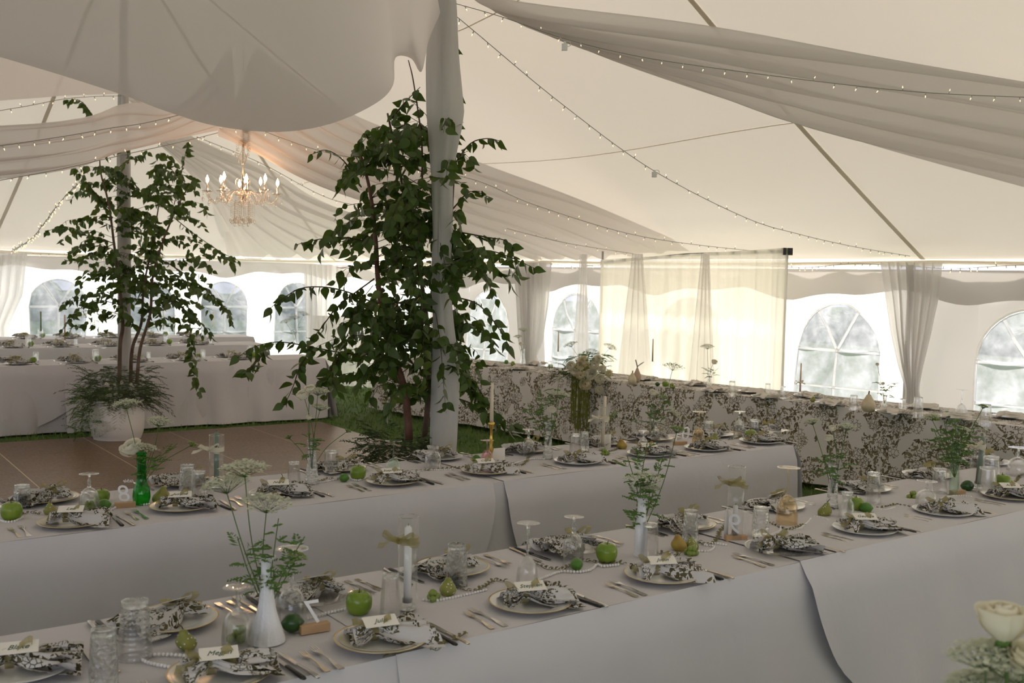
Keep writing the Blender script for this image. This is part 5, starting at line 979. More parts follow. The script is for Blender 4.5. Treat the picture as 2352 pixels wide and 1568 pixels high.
# ------------------------------------------------------------------ birches
M['leaf'] = None
def leaf_mat():
    m, nt, out = new_mat('birch_leaf'); L = nt.links.new; oi = nd(nt, 'ObjectInfo'); tc = nd(nt, 'TexCoord'); gm = nd(nt, 'NewGeometry')
    n = nd(nt, 'TexNoise', Scale=5, Detail=2); L(gm.outputs['Position'], n.inputs['Vector']); col = ramp(nt, n.outputs[0], [(.3, (.024, .050, .006)), (.55, (.05, .095, .012)), (.75, (.11, .135, .02))])
    p = nd(nt, 'BsdfPrincipled', Roughness=.42); L(col, p.inputs['Base Color']); t = nd(nt, 'BsdfTranslucent', Color=(.14, .24, .03, 1)); mx = nd(nt, 'MixShader', Fac=.22); L(p.outputs[0], mx.inputs[1]); L(t.outputs[0], mx.inputs[2]); L(mx.outputs[0], out.inputs[0]); return m
M['leaf'] = leaf_mat(); M['bark_red'] = pbr('birch_bark_red', (.12, .045, .03), .7, bump=(30, .5), var=(9, (.20, .10, .07))); M['bark'] = pbr('birch_bark', (.09, .055, .04), .8, bump=(30, .5), var=(9, (.16, .11, .08))); M['twig'] = pbr('twig', (.06, .035, .02), .8)
def leaf_shape(s):
    ou = [(0, 0), (.20, .10), (.32, .30), (.29, .52), (.15, .76), (.0, 1.02)]; rd = random.Random(s); fold = rd.uniform(.05, .25); curl = rd.uniform(-.15, .35); v = []; f = []
    for w, y in ou:
        z = -curl * y * y
        v += [(-w, y, z + fold * w), (0, y, z), (w, y, z + fold * w)]
    for i in range(len(ou) - 1): f += [(3 * i, 3 * i + 1, 3 * i + 4, 3 * i + 3), (3 * i + 1, 3 * i + 2, 3 * i + 5, 3 * i + 4)]
    return v, f
LS = [leaf_shape(s) for s in range(4)]; LME = [MB().add(*s).mesh('leaf', M['leaf']) for s in LS]
def inside(x, y, poly):
    c = False; j = len(poly) - 1
    for i in range(len(poly)):
        a, b_ = poly[i], poly[j]
        if (a[1] > y) != (b_[1] > y) and x < (b_[0] - a[0]) * (y - a[1]) / (b_[1] - a[1]) + a[0]: c = not c
        j = i
    return c
def birch(label, loc, Y, trunks, poly, extra, ntwig, seed, lsize, core=None, ncore=0, depth=.45, avoid=None):
    rd = random.Random(seed); t = thing('birch_tree', label, 'tree', loc); L0 = Vector(loc); LV = []; T_ = []; tw = MB()
    for pts, r0, r1, mt, dy in trunks:
        P = spline([at(x, y, Y + dy * (1 - 0) + (0)) for x, y in pts], 6); T_.append(P); mb = MB(); n = len(P); mb.add(*tube([p - L0 for p in P], [r0 + (r1 - r0) * i / n for i in range(n)], 8)); mb.obj('trunk', M[mt], t)
    def leaf_at(p, out):
        d = (Vector((out.x, out.y, 0)) * .6 + Vector((rd.uniform(-.7, .7), rd.uniform(-.7, .7), rd.uniform(-1.3, -.1)))).normalized()
        LV.append((p, d, rd.uniform(0, 6.28), lsize * rd.uniform(.65, 1.15), rd.randrange(4)))
    def twig(P, step, r=.003):
        n = len(P); tw.add(*tube([p - L0 for p in P[::2] + [P[-1]]], [r * (1 - .75 * i / (n / 2 + 1)) for i in range(len(P[::2]) + 1)], 3, False)); q = arc(P, step)
        for i, (p, d) in enumerate(q):
            if i < len(q) * .12: continue
            s = d.cross(Vector((0, 0, 1))); s = s.normalized() if s.length > .01 else Vector((1, 0, 0)); leaf_at(p + s * (.01 if i % 2 else -.01), s * (1 if i % 2 else -1) + d * .4)
            if rd.random() < .35: leaf_at(p, d + Vector((rd.uniform(-1, 1), rd.uniform(-1, 1), 0)))
    def near(T, p): return min(T, key=lambda q: (q - p).length + max(0, (q.z - p.z)) * 1.5)
    xs = [q[0] for q in poly]; ys = [q[1] for q in poly]; k = 0
    while k < ntwig + ncore:
        pl = poly if k < ntwig else core; x = rd.uniform(min(xs), max(xs)); y = rd.uniform(min(ys), max(ys))
        if not inside(x, y, pl): continue
        k += 1; e = at(x, y, Y + rd.uniform(-depth, depth) * 1.0); tr = rd.choice(T_); s = near(tr, e); v = e - s; l = v.length
        if l > .55: s = e - v * (.55 / l) ; v = e - s
        mid = s + v * .5 + Vector((0, 0, .12 * v.length)); P = spline([s, mid, e, e + Vector((v.x * .15, v.y * .15, -.10))], 5); twig(P, .042)
    for pts, dy in extra:
        P = spline([at(x, y, Y + dy * (i / max(1, len(pts) - 1))) for i, (x, y) in enumerate(pts)], 8); twig(P, .034, .006)
    tw.obj('branches', M['twig'], t)
    if avoid: LV[:] = [l for l in LV if not avoid(l[0])]
    LV.sort(key=lambda l: l[0].y - l[3] * 6); v = []; f = []
    def mat_of(l):
        d = l[1]; x = d.orthogonal().normalized(); z = x.cross(d); c, s = math.cos(l[2]), math.sin(l[2]); x, z = x * c + z * s, z * c - x * s; m = Matrix((x, d, x.cross(d))).transposed().to_4x4(); return m
    for i, l in enumerate(LV):
        m = mat_of(l); sc = l[3]
        if i < 300:
            o = link('leaf', LME[l[4]], t); o.matrix_local = Matrix.Translation(l[0] - L0) @ m @ Matrix.Scale(sc, 4)
        else:
            n0 = len(v); sv, sf = LS[l[4]]; b0 = l[0] - L0; v += [tuple(b0 + m.to_3x3() @ (Vector(q) * sc)) for q in sv]; f += [tuple(a + n0 for a in q) for q in sf]
    mb = MB(); mb.add(v, f); mb.obj('foliage', M['leaf'], t)['kind'] = 'stuff'; return len(LV)
poly2 = [(935, 210), (900, 235), (850, 290), (770, 340), (725, 345), (790, 400), (770, 470), (750, 540), (700, 640), (760, 640), (770, 720), (730, 790), (700, 860), (760, 900), (850, 900), (900, 930), (950, 880), (1000, 900), (1060, 940), (1110, 900), (1100, 840), (1160, 780), (1120, 690), (1190, 610), (1110, 560), (1100, 500), (1090, 440), (1110, 350), (1060, 310), (1000, 230)]
core2 = [(900, 240), (800, 350), (780, 480), (760, 600), (780, 720), (800, 860), (960, 880), (1080, 780), (1050, 560), (990, 330)]
n2 = birch('nearer birch with dense dark leaves around the white-draped pole', (P2.x - .12, P2.y + .1, .5), 6.85,
      [([(940, 1010), (930, 900), (905, 820), (880, 735), (868, 640), (862, 540), (850, 440), (830, 360)], .027, .008, 'bark_red', 0), ([(975, 1010), (985, 880), (980, 740), (960, 600), (930, 450), (905, 330), (890, 260)], .02, .006, 'bark', .1), ([(1000, 1000), (1020, 820), (1032, 640), (1038, 480), (1045, 370)], .018, .006, 'bark', .25), ([(970, 430), (968, 320), (950, 190), (938, 138)], .007, .003, 'bark', .1)],
      poly2, [([(890, 815), (800, 812), (720, 798), (640, 785), (580, 798), (545, 822)], -.4), ([(720, 798), (690, 840), (672, 890), (650, 935)], -.5), ([(620, 790), (590, 830), (560, 860)], -.5), ([(800, 812), (760, 850), (775, 900)], -.4), ([(870, 700), (780, 665), (700, 660), (650, 685), (612, 715)], -.4), ([(860, 560), (790, 545), (730, 550), (680, 562)], -.2), ([(860, 640), (780, 700), (740, 750), (700, 800)], -.3), ([(830, 430), (790, 370), (750, 345), (715, 355)], -.2), ([(1035, 600), (1110, 575), (1170, 590), (1228, 616)], -.2), ([(1040, 530), (1120, 545), (1170, 560), (1190, 640)], -.1), ([(1040, 680), (1100, 700), (1150, 760), (1172, 800)], -.2), ([(1035, 840), (1090, 880), (1130, 940), (1190, 985)], 0), ([(1042, 380), (1080, 330), (1120, 318), (1152, 325)], 0), ([(1040, 480), (1080, 440), (1130, 455)], 0), ([(1030, 760), (1060, 830), (1090, 900), (1120, 960), (1190, 985)], 0), ([(900, 270), (935, 230), (965, 200)], 0), ([(1046, 370), (1046, 260), (1040, 160), (1025, 60)], .2), ([(1000, 900), (1090, 930), (1140, 980), (1180, 1000)], .1)],
      120, 11, .084, core2, 48, .5)
poly1 = [(240, 345), (165, 390), (175, 460), (120, 530), (165, 560), (175, 640), (145, 700), (170, 750), (230, 735), (260, 700), (330, 760), (380, 720), (420, 740), (470, 780), (535, 730), (500, 660), (550, 600), (500, 520), (450, 420), (440, 330), (390, 340), (330, 330)]
core1 = [(290, 520), (200, 600), (190, 680), (260, 700), (330, 740), (400, 700), (450, 640), (470, 540), (420, 420), (360, 470)]
n1 = birch('far birch with airy branches around the far pole, in white planter', (P1.x - .05, P1.y - .25, .45), 11.2,
      [([(274, 880), (276, 790), (282, 740), (272, 640), (262, 560), (250, 470), (232, 400), (229, 366)], .024, .006, 'bark', 0), ([(300, 880), (304, 800), (325, 740), (330, 660), (350, 560), (365, 470)], .022, .006, 'bark', .1), ([(314, 880), (322, 800), (345, 720), (350, 640), (372, 560), (405, 480), (432, 430)], .02, .006, 'bark', -.1)],
      poly1, [([(265, 560), (220, 545), (150, 520), (100, 535)], 0), ([(250, 480), (200, 420), (170, 380)], 0), ([(276, 700), (220, 690), (170, 720), (140, 760)], -.2), ([(350, 690), (390, 690), (430, 720), (440, 800), (445, 860), (460, 905)], -.5), ([(400, 500), (450, 540), (510, 580), (550, 600)], 0), ([(380, 600), (440, 640), (500, 690), (535, 740)], -.1), ([(345, 720), (400, 680), (460, 740), (490, 780)], -.1), ([(400, 470), (420, 380), (432, 325)], 0), ([(262, 560), (190, 590), (150, 600)], 0), ([(240, 420), (290, 370), (340, 350)], 0), ([(230, 300), (190, 235), (150, 230)], .1)],
      84, 12, .092, core1, 16, .6)
def sprigs(mb, c, r, h, n, rd, spread=1.0, L=(.1, .22), down=.5):
    for i in range(n):
        a = rd.uniform(0, 6.28); q = rd.uniform(0, 1) ** .5; p = Vector((c[0] + r * q * math.cos(a), c[1] + r * q * math.sin(a), c[2] + rd.uniform(-.05, h))); frond(mb, p, (math.cos(a) * spread, math.sin(a) * spread, rd.uniform(-down, 1.0)), rd.uniform(*L), rd, 9, .006, .8)
M['fern_dark'] = pbr('fern_dark', (.06, .085, .03), .7)
def planter(label, x, y, r, h, seed, flowers):
    rd = random.Random(seed); t = thing('planter', label, 'planter', (x, y, .0 + .002)); mb = MB(); mb.add(*lathe(spline_prof([(.001, 0), (r * .78, 0), (r * .9, .04), (r * 1.0, h * .3), (r * 1.02, h * .6), (r * .97, h * .9), (r * 1.02, h), (r * .94, h), (r * .9, h * .9), (.001, h * .88)]), 32, rib=12, ribamp=.012)); mb.obj('pot', M['white_paint'], t)
    mb = MB(); sprigs(mb, (0, 0, h), r * (1.1 if flowers else .9), .30, 230 if flowers else 330, rd, 1, (.12, .26) if flowers else (.09, .2)); sprigs(mb, (.05, -.05, h), r * .9, .12, 90 if flowers else 30, rd, 1.4, (.2, .42) if flowers else (.15, .28), .7); o = mb.obj('fern_filler', M['fern_dark'], t); o['kind'] = 'stuff'
    if flowers:
        mb = MB(); sprigs(mb, (-r * .85, -r * .5, h * .35), r * .5, .42, 170, rd, 1, (.08, .18), 1.4); mb.obj('trailing_foliage', M['fern'], t)['kind'] = 'stuff'
        for i in range(24):
            a = rd.uniform(-1.6, .5); p = Vector((r * .5 + .16 * rd.uniform(-1.2, .9), -r * .9 + rd.uniform(-.06, .06), h + rd.uniform(-.05, .22))); dsy = MB()
            for q in range(9): an = q * .698; e = Vector((math.cos(an), -.25, math.sin(an))); s = Vector((-math.sin(an), 0, math.cos(an))) * .005; dsy.add([p, p + e * .013 + s, p + e * .019, p + e * .013 - s], [(0, 1, 2, 3)])
            dsy.add(*ball(p, .0065, 7, 4)); 
            dsy.m = [0] * 9 + [1] * (len(dsy.f) - 9); dsy.obj('daisy', [M['petal'], M['white_flower_center']], t)
        for i in range(7):
            c = Vector((-r * .55 + rd.uniform(-.12, .16), -r * 1.15, h * .95 - i * .055)); umbel(t, c, c - Vector((0, -.1, .1)), rd, .05, 'floret', 10, 8)
planter('white ribbed planter at the foot of the far birch, with daisies and ferns', P1.x + .06, P1.y - .35, .27, .44, 5, True)
planter('planter of dark feathery ferns at the foot of the nearer birch', P2.x - .25, P2.y + .15, .26, .46, 6, False)
# ------------------------------------------------------------------ chandelier
M['crystal'] = clear_glass('chandelier_crystal', (.98, .93, .88), .45, (40, .7, 'voronoi')); M['flame'] = emis('candle_bulb', (1, .52, .25), 230, True); M['chrome'] = pbr('chrome_sleeve', (.7, .65, .6), .2, 1)
cc = AC; zc = at(549, 452, AC.y).z; ch = thing('chandelier', 'crystal chandelier with lit candle bulbs hanging left of the nearer birch', 'chandelier', (cc.x, cc.y, zc)); kk = AC.y / FPX
mb = MB(); mb.add(*lathe([(.004, -.06), (.03, -.045), (.035, -.02), (.03, -.01), (.012, .0), (.008, .03), (.016, .05), (.058, .10), (.064, .125), (.055, .15), (.014, .175), (.012, .2), (.02, .215), (.010, .24), (.014, .27), (.034, .32), (.036, .35), (.016, .39), (.01, .43), (.03, .46), (.05, .475), (.01, .49), (.015, .53), (.05, .56), (.06, .57), (.01, .58), (.006, .62)], 20)); mb.obj('stem', M['crystal'], ch)
mb = MB(); mb.add(*tube([(0, 0, -.03), (0, 0, .62)], .0045, 6)); mb.obj('rod', M['chrome'], ch)
mb = MB(); ztop = canopy_z(3.0, 0) - zc; mb.add(*tube([(0, 0, .62), (0, 0, ztop)], .005, 6)); mb.obj('chain', M['chrome'], ch)
dm = MB().add(*lathe([(.008, 0), (.036, .004), (.046, .014), (.043, .013), (.02, .006), (.008, .004)], 18, rib=9, ribamp=.06)).mesh('drip_dish', M['crystal'])
sm_ = MB().add(*lathe([(.0085, .0), (.0085, .075), (.001, .075)], 10)).mesh('candle_sleeve', M['chrome']); fm = MB().add(*lathe(spline_prof([(.006, 0), (.0125, .018), (.011, .034), (.004, .052), (.0008, .062)]), 10)).mesh('candle_bulb', M['flame'])
bead = MB().add(*ball((0, 0, 0), .0065, 6, 4)).mesh('bead', M['crystal'])
def strand(p, n, drop=True, parent=ch):
    mb = MB()
    for i in range(n): mb.add(*ball((p[0], p[1], p[2] - .016 * i), .0055, 6, 4))
    z = p[2] - .016 * n; mb.add(*lathe([(.001, 0), (.009, -.012), (.012, -.026), (.006, -.04), (.001, -.044)], 6, (p[0], p[1], z))); mb.obj('crystal_strand', M['crystal'], parent)
for i in range(8):
    a = i * math.pi / 4 + .35; e = Vector((math.cos(a), math.sin(a), 0)); s_ = Vector((-math.sin(a), math.cos(a), 0)); Rr = .295 if i % 2 == 0 else .24; zz = .035 + (.02 if i % 2 else -.0)
    P = spline([e * .02 + Vector((0, 0, -.01)), e * .07 + Vector((0, 0, .05)), e * .13 + Vector((0, 0, .02)), e * (Rr * .75) + Vector((0, 0, -.05)), e * (Rr * .97) + Vector((0, 0, -.015)), e * Rr + Vector((0, 0, zz - .01))], 4)
    mb = MB(); mb.add(*tube(P, .0085, 7)); arm = mb.obj('arm', M['crystal'], ch)
    link('drip_dish', dm, ch, e * Rr + Vector((0, 0, zz - .008))); link('candle_sleeve', sm_, ch, e * Rr + Vector((0, 0, zz))); link('candle_bulb', fm, ch, e * Rr + Vector((0, 0, zz + .075)))
    for k in range(3): strand(e * (Rr + .035 * math.cos(k * 2.1)) + s_ * .038 * math.sin(k * 2.1) + Vector((0, 0, zz - .012)), 2 + k)
    strand(e * .10 + Vector((0, 0, -.04)), 9); strand(e * .055 + Vector((0, 0, .54)), 7 + i % 3 * 3)
    mb = MB()
    for k in range(15):
        u = k / 14; p = (e * Rr + Vector((0, 0, zz - .01))).lerp(Vector((math.cos(a + .785), math.sin(a + .785), 0)) * (.24 if i % 2 == 0 else .295) + Vector((0, 0, zz - .01)), u) + Vector((0, 0, -.10 * math.sin(math.pi * u))); mb.add(*ball(p, .005, 6, 4))
    mb.obj('bead_swag', M['crystal'], ch)
for k in range(26): a = k * .2417; strand((.052 * (1 + k % 3 * .35) * math.cos(a), .052 * (1 + k % 3 * .35) * math.sin(a), -.05), 7 + (k * 5) % 4)
# ------------------------------------------------------------------ string lights
M['wire'] = pbr('light_wire', (.30, .29, .26), .6); M['socket'] = pbr('light_socket', (.50, .50, .47), .4); M['bulb'] = emis('mini_bulb', (1, .78, .48), 1.5); M['bulbclear'] = clear_glass('mini_bulb_glass', (.95, .9, .8), .2)
bm_ = MB(); v, f = tube([(0, 0, 0), (0, 0, -.02)], .0038, 6); bm_.add(v, f, 0); nf0 = len(bm_.f); v, f = lathe([(.003, -.02), (.0036, -.027), (.0022, -.034), (.0006, -.038)], 6); bm_.add(v, f, 1); bulb_me = bm_.mesh('bulb', [M['socket'], M['bulb']])
def lights(label, P, step, sag=0, scale=1.0, jit=.0):
    P = spline(P, 10); t = thing('string_lights', label, 'string lights', P[0]); mb = MB(); mb.add(*tube([p - P[0] for p in P], .0028 * scale, 5)); w = mb.obj('wire', M['wire'], t)
    for i, (p, d) in enumerate(arc(P, step)):
        if i > 290: break
        o = link('bulb', bulb_me, t, p - P[0]); o.scale = (scale,) * 3; up = R.random() < .25; o.rotation_euler = ((math.pi if up else 0) + R.uniform(-.6, .6), R.uniform(-.6, .6), R.uniform(0, 6))
def SH(a, b_, pts): return [hit(x, y, a, b_) for x, y in pts]
ep = W(.15, HW - .15)
lights('string of lights sloping from the nearer pole to the right wall curtain', SH(A2, ep, [(1022, 16), (1086, 69), (1287, 236), (1500, 391), (1713, 500), (1833, 537), (1960, 566), (2090, 588)]), .13, scale=.95)
ep = W(-7, HW)
lights('string of lights along the upper right swag, nearest the camera', SH(A2, ep, [(1024, 2), (1150, 38), (1287, 86), (1430, 122), (1575, 147), (1879, 187), (2120, 212), (2352, 223), (2600, 228)]), .13, scale=.85)
e1 = eave_hit(1820)
lights('string of lights from the chandelier over the peach swag to the backdrop', SH(AC + Vector((0, -.1, 0)), e1, [(580, 290), (650, 318), (750, 350), (900, 378), (1086, 412), (1230, 471), (1460, 540), (1690, 572), (1800, 578)]), .12, scale=1.05)
e2 = eave_hit(1500)
lights('string of lights low behind the nearer birch toward the right wall', SH(A1, e2, [(452, 314), (600, 375), (760, 457), (900, 480), (1086, 506), (1287, 555), (1477, 586)]), .14, scale=1.1)
e3 = W(6, -6)
lights('string of lights crossing the left swag above the far birch', SH(AC + Vector((-.1, -.25, 0)), e3 + Vector((0, -.3, 0)), [(425, 261), (330, 283), (255, 294), (153, 312), (0, 335), (-200, 365)]), .12, scale=1.15)
lights('string of lights along the lower hem of the left swag', SH(AC + Vector((0, -.12, 0)), e3 + Vector((0, -.1, 0)), [(540, 295), (420, 325), (281, 356), (140, 388), (0, 414), (-200, 450)]), .13, scale=1.1)
lights('string of lights at the very top left above the high swag', SH(A1, W(2, -6), [(280, 220), (210, 222), (143, 228), (60, 244), (0, 254), (-200, 290)]), .15, scale=1.1)
e4 = W(S1 - .15, 0); lights('dense string of lights climbing from the left wall curtain toward the birch', SH(Vector((A1.x - .3, A1.y, 0)), e4, [(28, 575), (75, 545), (128, 476), (160, 440), (188, 412), (196, 385)]), .05, scale=1.5)
for lb, a, b_, st_ in (('string of lights along the right wall eave', W(-3, HW - .12), W(2.6, HW - .12), .09), ('string of lights along the far wall eave', W(S1 - .12, -2.5), W(S1 - .12, 2.5), .12), ('short string of lights along the eave beside the nearer birch', W(4.4, HW - .12), W(9.5, HW - .12), .14)):
    lights(lb, [Vector(a).lerp(b_, i / 10) + Vector((0, 0, EH - .05 - .05 * math.sin(i / 10 * math.pi * 3) ** 2)) for i in range(11)], st_, scale=1.2)
M['plugw'] = M['white_paint']
for lb, px, py, A, B_ in (('white plug adapter hanging on the upper right light string', 1297, 97, A2, W(-7, HW)), ('white plug adapter hanging on the sloping light string', 1503, 392, A2, W(.15, HW - .15))):
    p = hit(px, py, A, B_); t = thing('plug_adapter', lb, 'plug', p); mb = MB(); mb.add(*box(-.018, .018, -.012, .012, -.05, -.01)); mb.add(*box(-.006, .006, -.004, .004, -.01, .006)); mb.obj('body', M['plugw'], t, smooth=False); mb = MB(); mb.add(*tube([(.018 * math.cos(a) + .02, .0, .016 * math.sin(a) - .01) for a in np.linspace(0, 6.28, 12)], .0025, 5)); mb.obj('cord_loop', M['plugw'], t)
# ------------------------------------------------------------------ head table settings and flowers
gh = 'plates on the floral head table'; gn = 'napkins on the floral head table'
hp_ = [(1118, 838), (1165, 843, 'b'), (1190, 850), (1545, 884, 'b'), (1500, 880, 'b'), (1630, 898), (1600, 889, 'b'), (1755, 914), (1720, 903, 'b'), (1907, 930), (1838, 908, 'b'), (2045, 950), (2110, 938, 'b'), (2190, 958), (2320, 968, 'b'), (1235, 846, 'b'), (2130, 956)]
hp_ = [(1120, 839, 'leftmost visible plate on the front of the floral table'), (1190, 849, 'plate below the left bud vase on the floral table'), (1640, 899, 'plate left of the frosted tumbler on the floral table'), (1757, 914, 'plate under the large cream napkin left of the blush taper'), (1906, 930, 'plate left of the largest cream pear'), (2047, 950, 'plate just right of the slim bud vase near the curtain'), (2192, 962, 'plate below the lone wine glass on the floral table'),
       (1478, 872, 'plate behind the twin cream pears'), (1600, 885, 'back plate left of the backdrop bud vase'), (1725, 902, 'back plate right of the frosted tumbler'), (1855, 912, 'back plate right of the blush taper'), (2120, 938, 'back plate behind the straight tumbler'), (2318, 960, 'rightmost back plate near the frame edge'), (1230, 838, 'back plate left of the first taper')]
for i, (x, y, lb) in enumerate(hp_):
    p = on(x, y, TZ + .004); put(PL['plain'], 'white ' + lb, p, R.uniform(0, 6), gh, scale=.98); put(NC[i % 2], 'cream napkin on the ' + lb.replace('leftmost visible ', 'leftmost ').replace('rightmost back ', 'rightmost '), p + Vector((0, 0, .013)), TH.rz + R.uniform(-.5, .5), gn, scale=(.9, 1.1, .8))
bq = on(1345, 869, TZ + .004); bt = thing('bouquet', 'white rose bouquet with hanging amaranthus at the front of the floral table', 'bouquet', bq); rd = random.Random(4); kb = bq.y / FPX
for i, (dx, dy, r) in enumerate([(-8, 38, 15), (14, 30, 15), (-30, 12, 12), (-14, 6, 12), (2, 8, 14), (30, -2, 12), (-2, -14, 16), (12, 14, 11), (-36, 26, 13), (48, 12, 10), (34, 22, 11), (20, 44, 12), (-20, 28, 12), (28, -26, 12)]):
    mb = MB(); bloom(mb, Vector((dx * kb, -.22 - .05 * rd.random(), dy * kb + .02)), r * kb * .9, rd, 20, (rd.uniform(-.4, .4), -1, .35)); mb.obj('rose', M['petal'] if i % 3 else M['cream_petal'], bt)
mb = MB(); sprigs(mb, (0, -.02, .05), .22, .22, 90, rd, 1.2, (.08, .18)); mb.obj('foliage', M['fern'], bt)['kind'] = 'stuff'
mb = MB(); sprigs(mb, (-.2, -.05, .04), .1, .08, 26, rd, 1.3, (.1, .2)); sprigs(mb, (.1, -.1, 0), .1, .05, 20, rd, 1, (.08, .16)); mb.obj('dark_foliage', M['fern_dark'], bt)['kind'] = 'stuff'
M['amaranth'] = pbr('amaranthus', (.16, .17, .03), .8, bump=(200, 1, .004))
for k in range(15):
    x = (-34 + k * 2.9) * kb; L = rd.uniform(.42, .62); P = [(x * .6, -.03, .16), (x * .95, -.14, .12), (x, -.18, -.02)] + [(x + rd.uniform(-.006, .006), -.185 + rd.uniform(-.01, .01), -.02 - L * q) for q in (.25, .5, .75, 1)]
    Q = spline(P, 4); mb = MB(); mb.add(*tube(Q, [(.007 + .003 * math.sin(i * 2.2)) * (1 if i < len(Q) - 2 else .4) for i in range(len(Q))], 6)); mb.obj('amaranthus_strand', M['amaranth'], bt)
for lb, x, y in (('lace flower rising left of the bouquet', 1312, 795), ('dark lace flower rising right of the bouquet', 1360, 812), ('airy lace flower far right of the bouquet', 1400, 800)): gz[0] += 1; stem_thing('lace_flower', lb, bq + Vector((0, 0, .05)), at(x, y, bq.y + .1), gz[0], .05, 1)
# ------------------------------------------------------------------ settings on the three far tables
nf = 'first far table'; 
def far_glass_proto():
    t = thing('drinking_glass', 'x', 'glass'); mb = MB(); mb.add(*lathe([(.034, 0), (.031, .08), (.028, .12), (.001, .121), (.001, .105), (.026, .105), (.0325, 0)], 14)); mb.obj('body', M['glass'], t); return proto_done(t)
FG = far_glass_proto()
def far_fruit_proto():
    t = thing('apple', 'x', 'apple'); mb = MB(); mb.add(*lathe([(.001, .003), (.02, 0), (.036, .025), (.037, .045), (.025, .064), (.001, .06)], 12)); mb.obj('flesh', M['apple'], t); return proto_done(t)
FA = far_fruit_proto(); pn = FG
for T, nm, zz, a_lo in ((TL1, 'first far table', 1, -2.6), (TL2, 'second far table', 2, -2.8), (TL3, 'third far table', 3, -2.7)):
    n = int((T.a1 - .3 - a_lo) / .62)
    for i in range(n):
        a = a_lo + i * .62 + .3
        for side, b_, rw_ in ((0, .19, 'front'), (1, T.w - .19, 'back')):
            p = T.P(a, b_, TZ + .005); w_ = '%s from left, %s side of the %s' % (ORD[i % 20], rw_, nm)
            put(PL['plain'], 'plate ' + w_, p, 0, 'plates, %s side of the %s' % (rw_, nm)); put(NP[(i + side) % 5], 'floral napkin ' + w_, p + Vector((0, 0, .013)), T.rz + R.uniform(-.6, .6) + side * math.pi, 'napkins, %s side of the %s' % (rw_, nm))
            if not (zz == 3 and side): put(FK[0], 'fork ' + w_, p - T.d * .19, T.rz, 'forks, %s side of the %s' % (rw_, nm)); put(KN[0], 'knife ' + w_, p + T.d * .19, T.rz, 'knives, %s side of the %s' % (rw_, nm))
        put(FG, 'upturned glass, %s from left along the middle of the %s' % (ORD[i % 20], nm), T.P(a + .22, .34 + .1 * (i % 2), TZ + .005), 0, 'glasses on the %s' % nm, scale=1 + .2 * ((i * 7) % 3 - 1))
        put(FA, 'green apple, %s from left on the %s' % (ORD[i % 20], nm), T.P(a + .12 + .07 * (i % 3), .42, TZ + .005), i, 'apples on the %s' % nm, scale=1.0 + .12 * (i % 3 - 1))
for lb, px, yb, T, hc, wax in (('sage taper with ribbon on the third far table at left', 94, 777, TL3, .30, 'wax_olive'), ('blush taper on the second far table below the left branch', 149, 800, TL2, .34, 'wax_pink'), ('pale taper on the third far table beyond the birch', 489, 764, TL3, .26, 'wax_cream'), ('pale taper right of the far birch trunk, second far table', 375, 772, TL2, .32, 'wax')):
    p = on(px, yb, TZ + .005); t = thing('candlestick', lb, 'candle', p); mb = MB(); mb.add(*lathe([(.001, 0), (.03, 0), (.008, .02), (.008, .1), (.016, .12), (.001, .12)], 10)); mb.obj('holder', M['glass'], t); mb = MB(); mb.add(*tube([(0, 0, .11), (0, 0, .11 + hc)], .011, 8)); mb.obj('wax', M[wax], t)
for i, (lb, px, yb) in enumerate((('bud vase of lace flowers behind the planter tree on the second far table', 238, 800), ('bud vase with dark bloom on the third far table', 216, 776), ('tall lace flowers in a vase on the second far table at right', 676, 790), ('bud vase between birch trunk and right branches, third far table', 430, 772))):
    p = on(px, yb, TZ + .005); t = thing('bud_vase', lb, 'vase', p); mb = MB(); mb.add(*lathe([(.001, 0), (.03, 0), (.032, .03), (.012, .1), (.014, .16), (.012, .16), (.01, .1), (.001, .02)], 12)); mb.obj('body', M['glass'], t)
    for k in range(3): gz[0] += 1; stem_thing('lace_flower', 'lace flower %s in the %s' % (('left', 'middle', 'right')[k], lb.split(' on the')[0]), p + Vector((0, 0, .05)), p + Vector(((k - 1) * .13, .02, .32 + .06 * k)), gz[0], .06, 2)
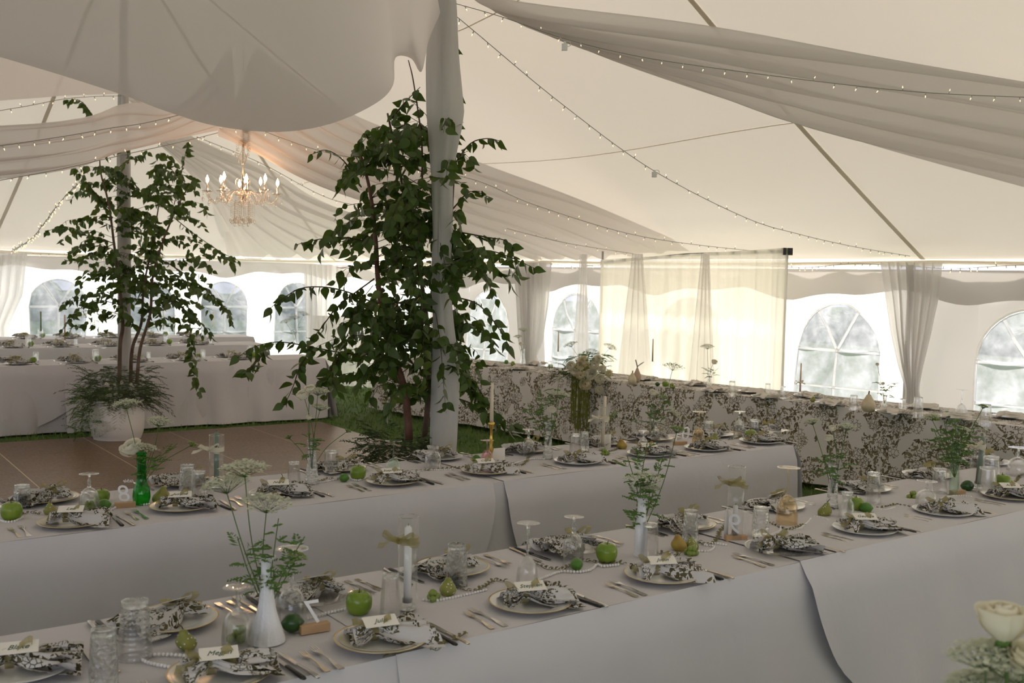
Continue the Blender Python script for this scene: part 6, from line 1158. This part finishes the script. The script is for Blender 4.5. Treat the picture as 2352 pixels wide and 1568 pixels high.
# ------------------------------------------------------------------ the near rose
M['rose_near'] = fabric('ivory_rose_petal', (.90, .85, .70), .25, tcol=(.94, .89, .72))
rc = at(2308, 1431, 1.62); rp = Vector((rc.x + .01, rc.y, TZ + .004)); t = thing('bud_vase', 'clear vase standing below the near ivory rose', 'vase', rp); mb = MB(); mb.add(*lathe([(.001, 0), (.035, 0), (.035, .2), (.032, .2), (.032, .01), (.001, .008)], 20)); mb.obj('body', M['glass'], t)
t = thing('white_rose', 'large out-of-focus ivory rose at the bottom right corner', 'rose', rc); rd = random.Random(9); mb = MB(); mb.add(*tube([(0, 0, -.02), (.012, 0, -.12), (.006, .0, rp.z - rc.z + .05)], .0028, 6)); mb.obj('stem', M['stem'], t)
for i in range(15):
    k = i / 15; a = i * 2.4; rad = Vector((math.cos(a), math.sin(a), 0)); tan = Vector((-math.sin(a), math.cos(a), 0)); r0 = .037 * (.18 + .82 * k)
    def fn(u, v):
        th = (v - .5) * (2.0 - .5 * k); rr = r0 * (.3 + .85 * math.sin(u * 2.25)) + (.012 * max(u - .8, 0) / .2 if k > .6 else 0); z = -.028 + .062 * u - .012 * k * u - (.22 * (v - .5) ** 2) * .06 * u
        return rad * (rr * math.cos(th)) + tan * (rr * math.sin(th)) + Vector((0, 0, z))
    mb = MB(); v_, f_ = grid(fn, 8, 8); mb.add(v_, f_); mb.obj('petal', M['rose_near'], t)
mb = MB()
for k in range(5): a = k * 1.256; frond(mb, (0, 0, -.028), (math.cos(a), math.sin(a), -.6), .03, rd, 3, .008)
mb.add(*ball((0, 0, -.03), .012, 8, 5)); mb.obj('sepals', M['fern'], t)
for i, (x, y, s_) in enumerate(((2262, 1530, .035), (2310, 1512, .03), (2330, 1560, .035), (2235, 1575, .025), (2290, 1585, .035))):
    gz[0] += 1; stem_thing('lace_flower', ['white lace flower left below the near rose', 'white lace flower just under the near rose', 'white lace flower at the bottom right corner', 'small lace flower at the bottom edge left of the rose', 'lace flower at the bottom edge under the rose'][i], rp + Vector((0, 0, .1)), at(x, y, 1.62 + .02 * i), gz[0], s_, 1)
gz[0] += 1; stem_thing('white_bloom', 'cream bloom cut by the right frame edge below the rose', rp + Vector((0, 0, .1)), at(2350, 1500, 1.6), 77, .028, 0, 'cream_petal')
# drop prototypes never placed
for nm in list(KIDS): pass
for o in [o for o in scene.collection.objects if o.parent is None and o.get('label') == 'x']:
    for c in list(scene.collection.objects):
        if c.parent == o: bpy.data.objects.remove(c)
    bpy.data.objects.remove(o)
bpy.context.view_layer.update()
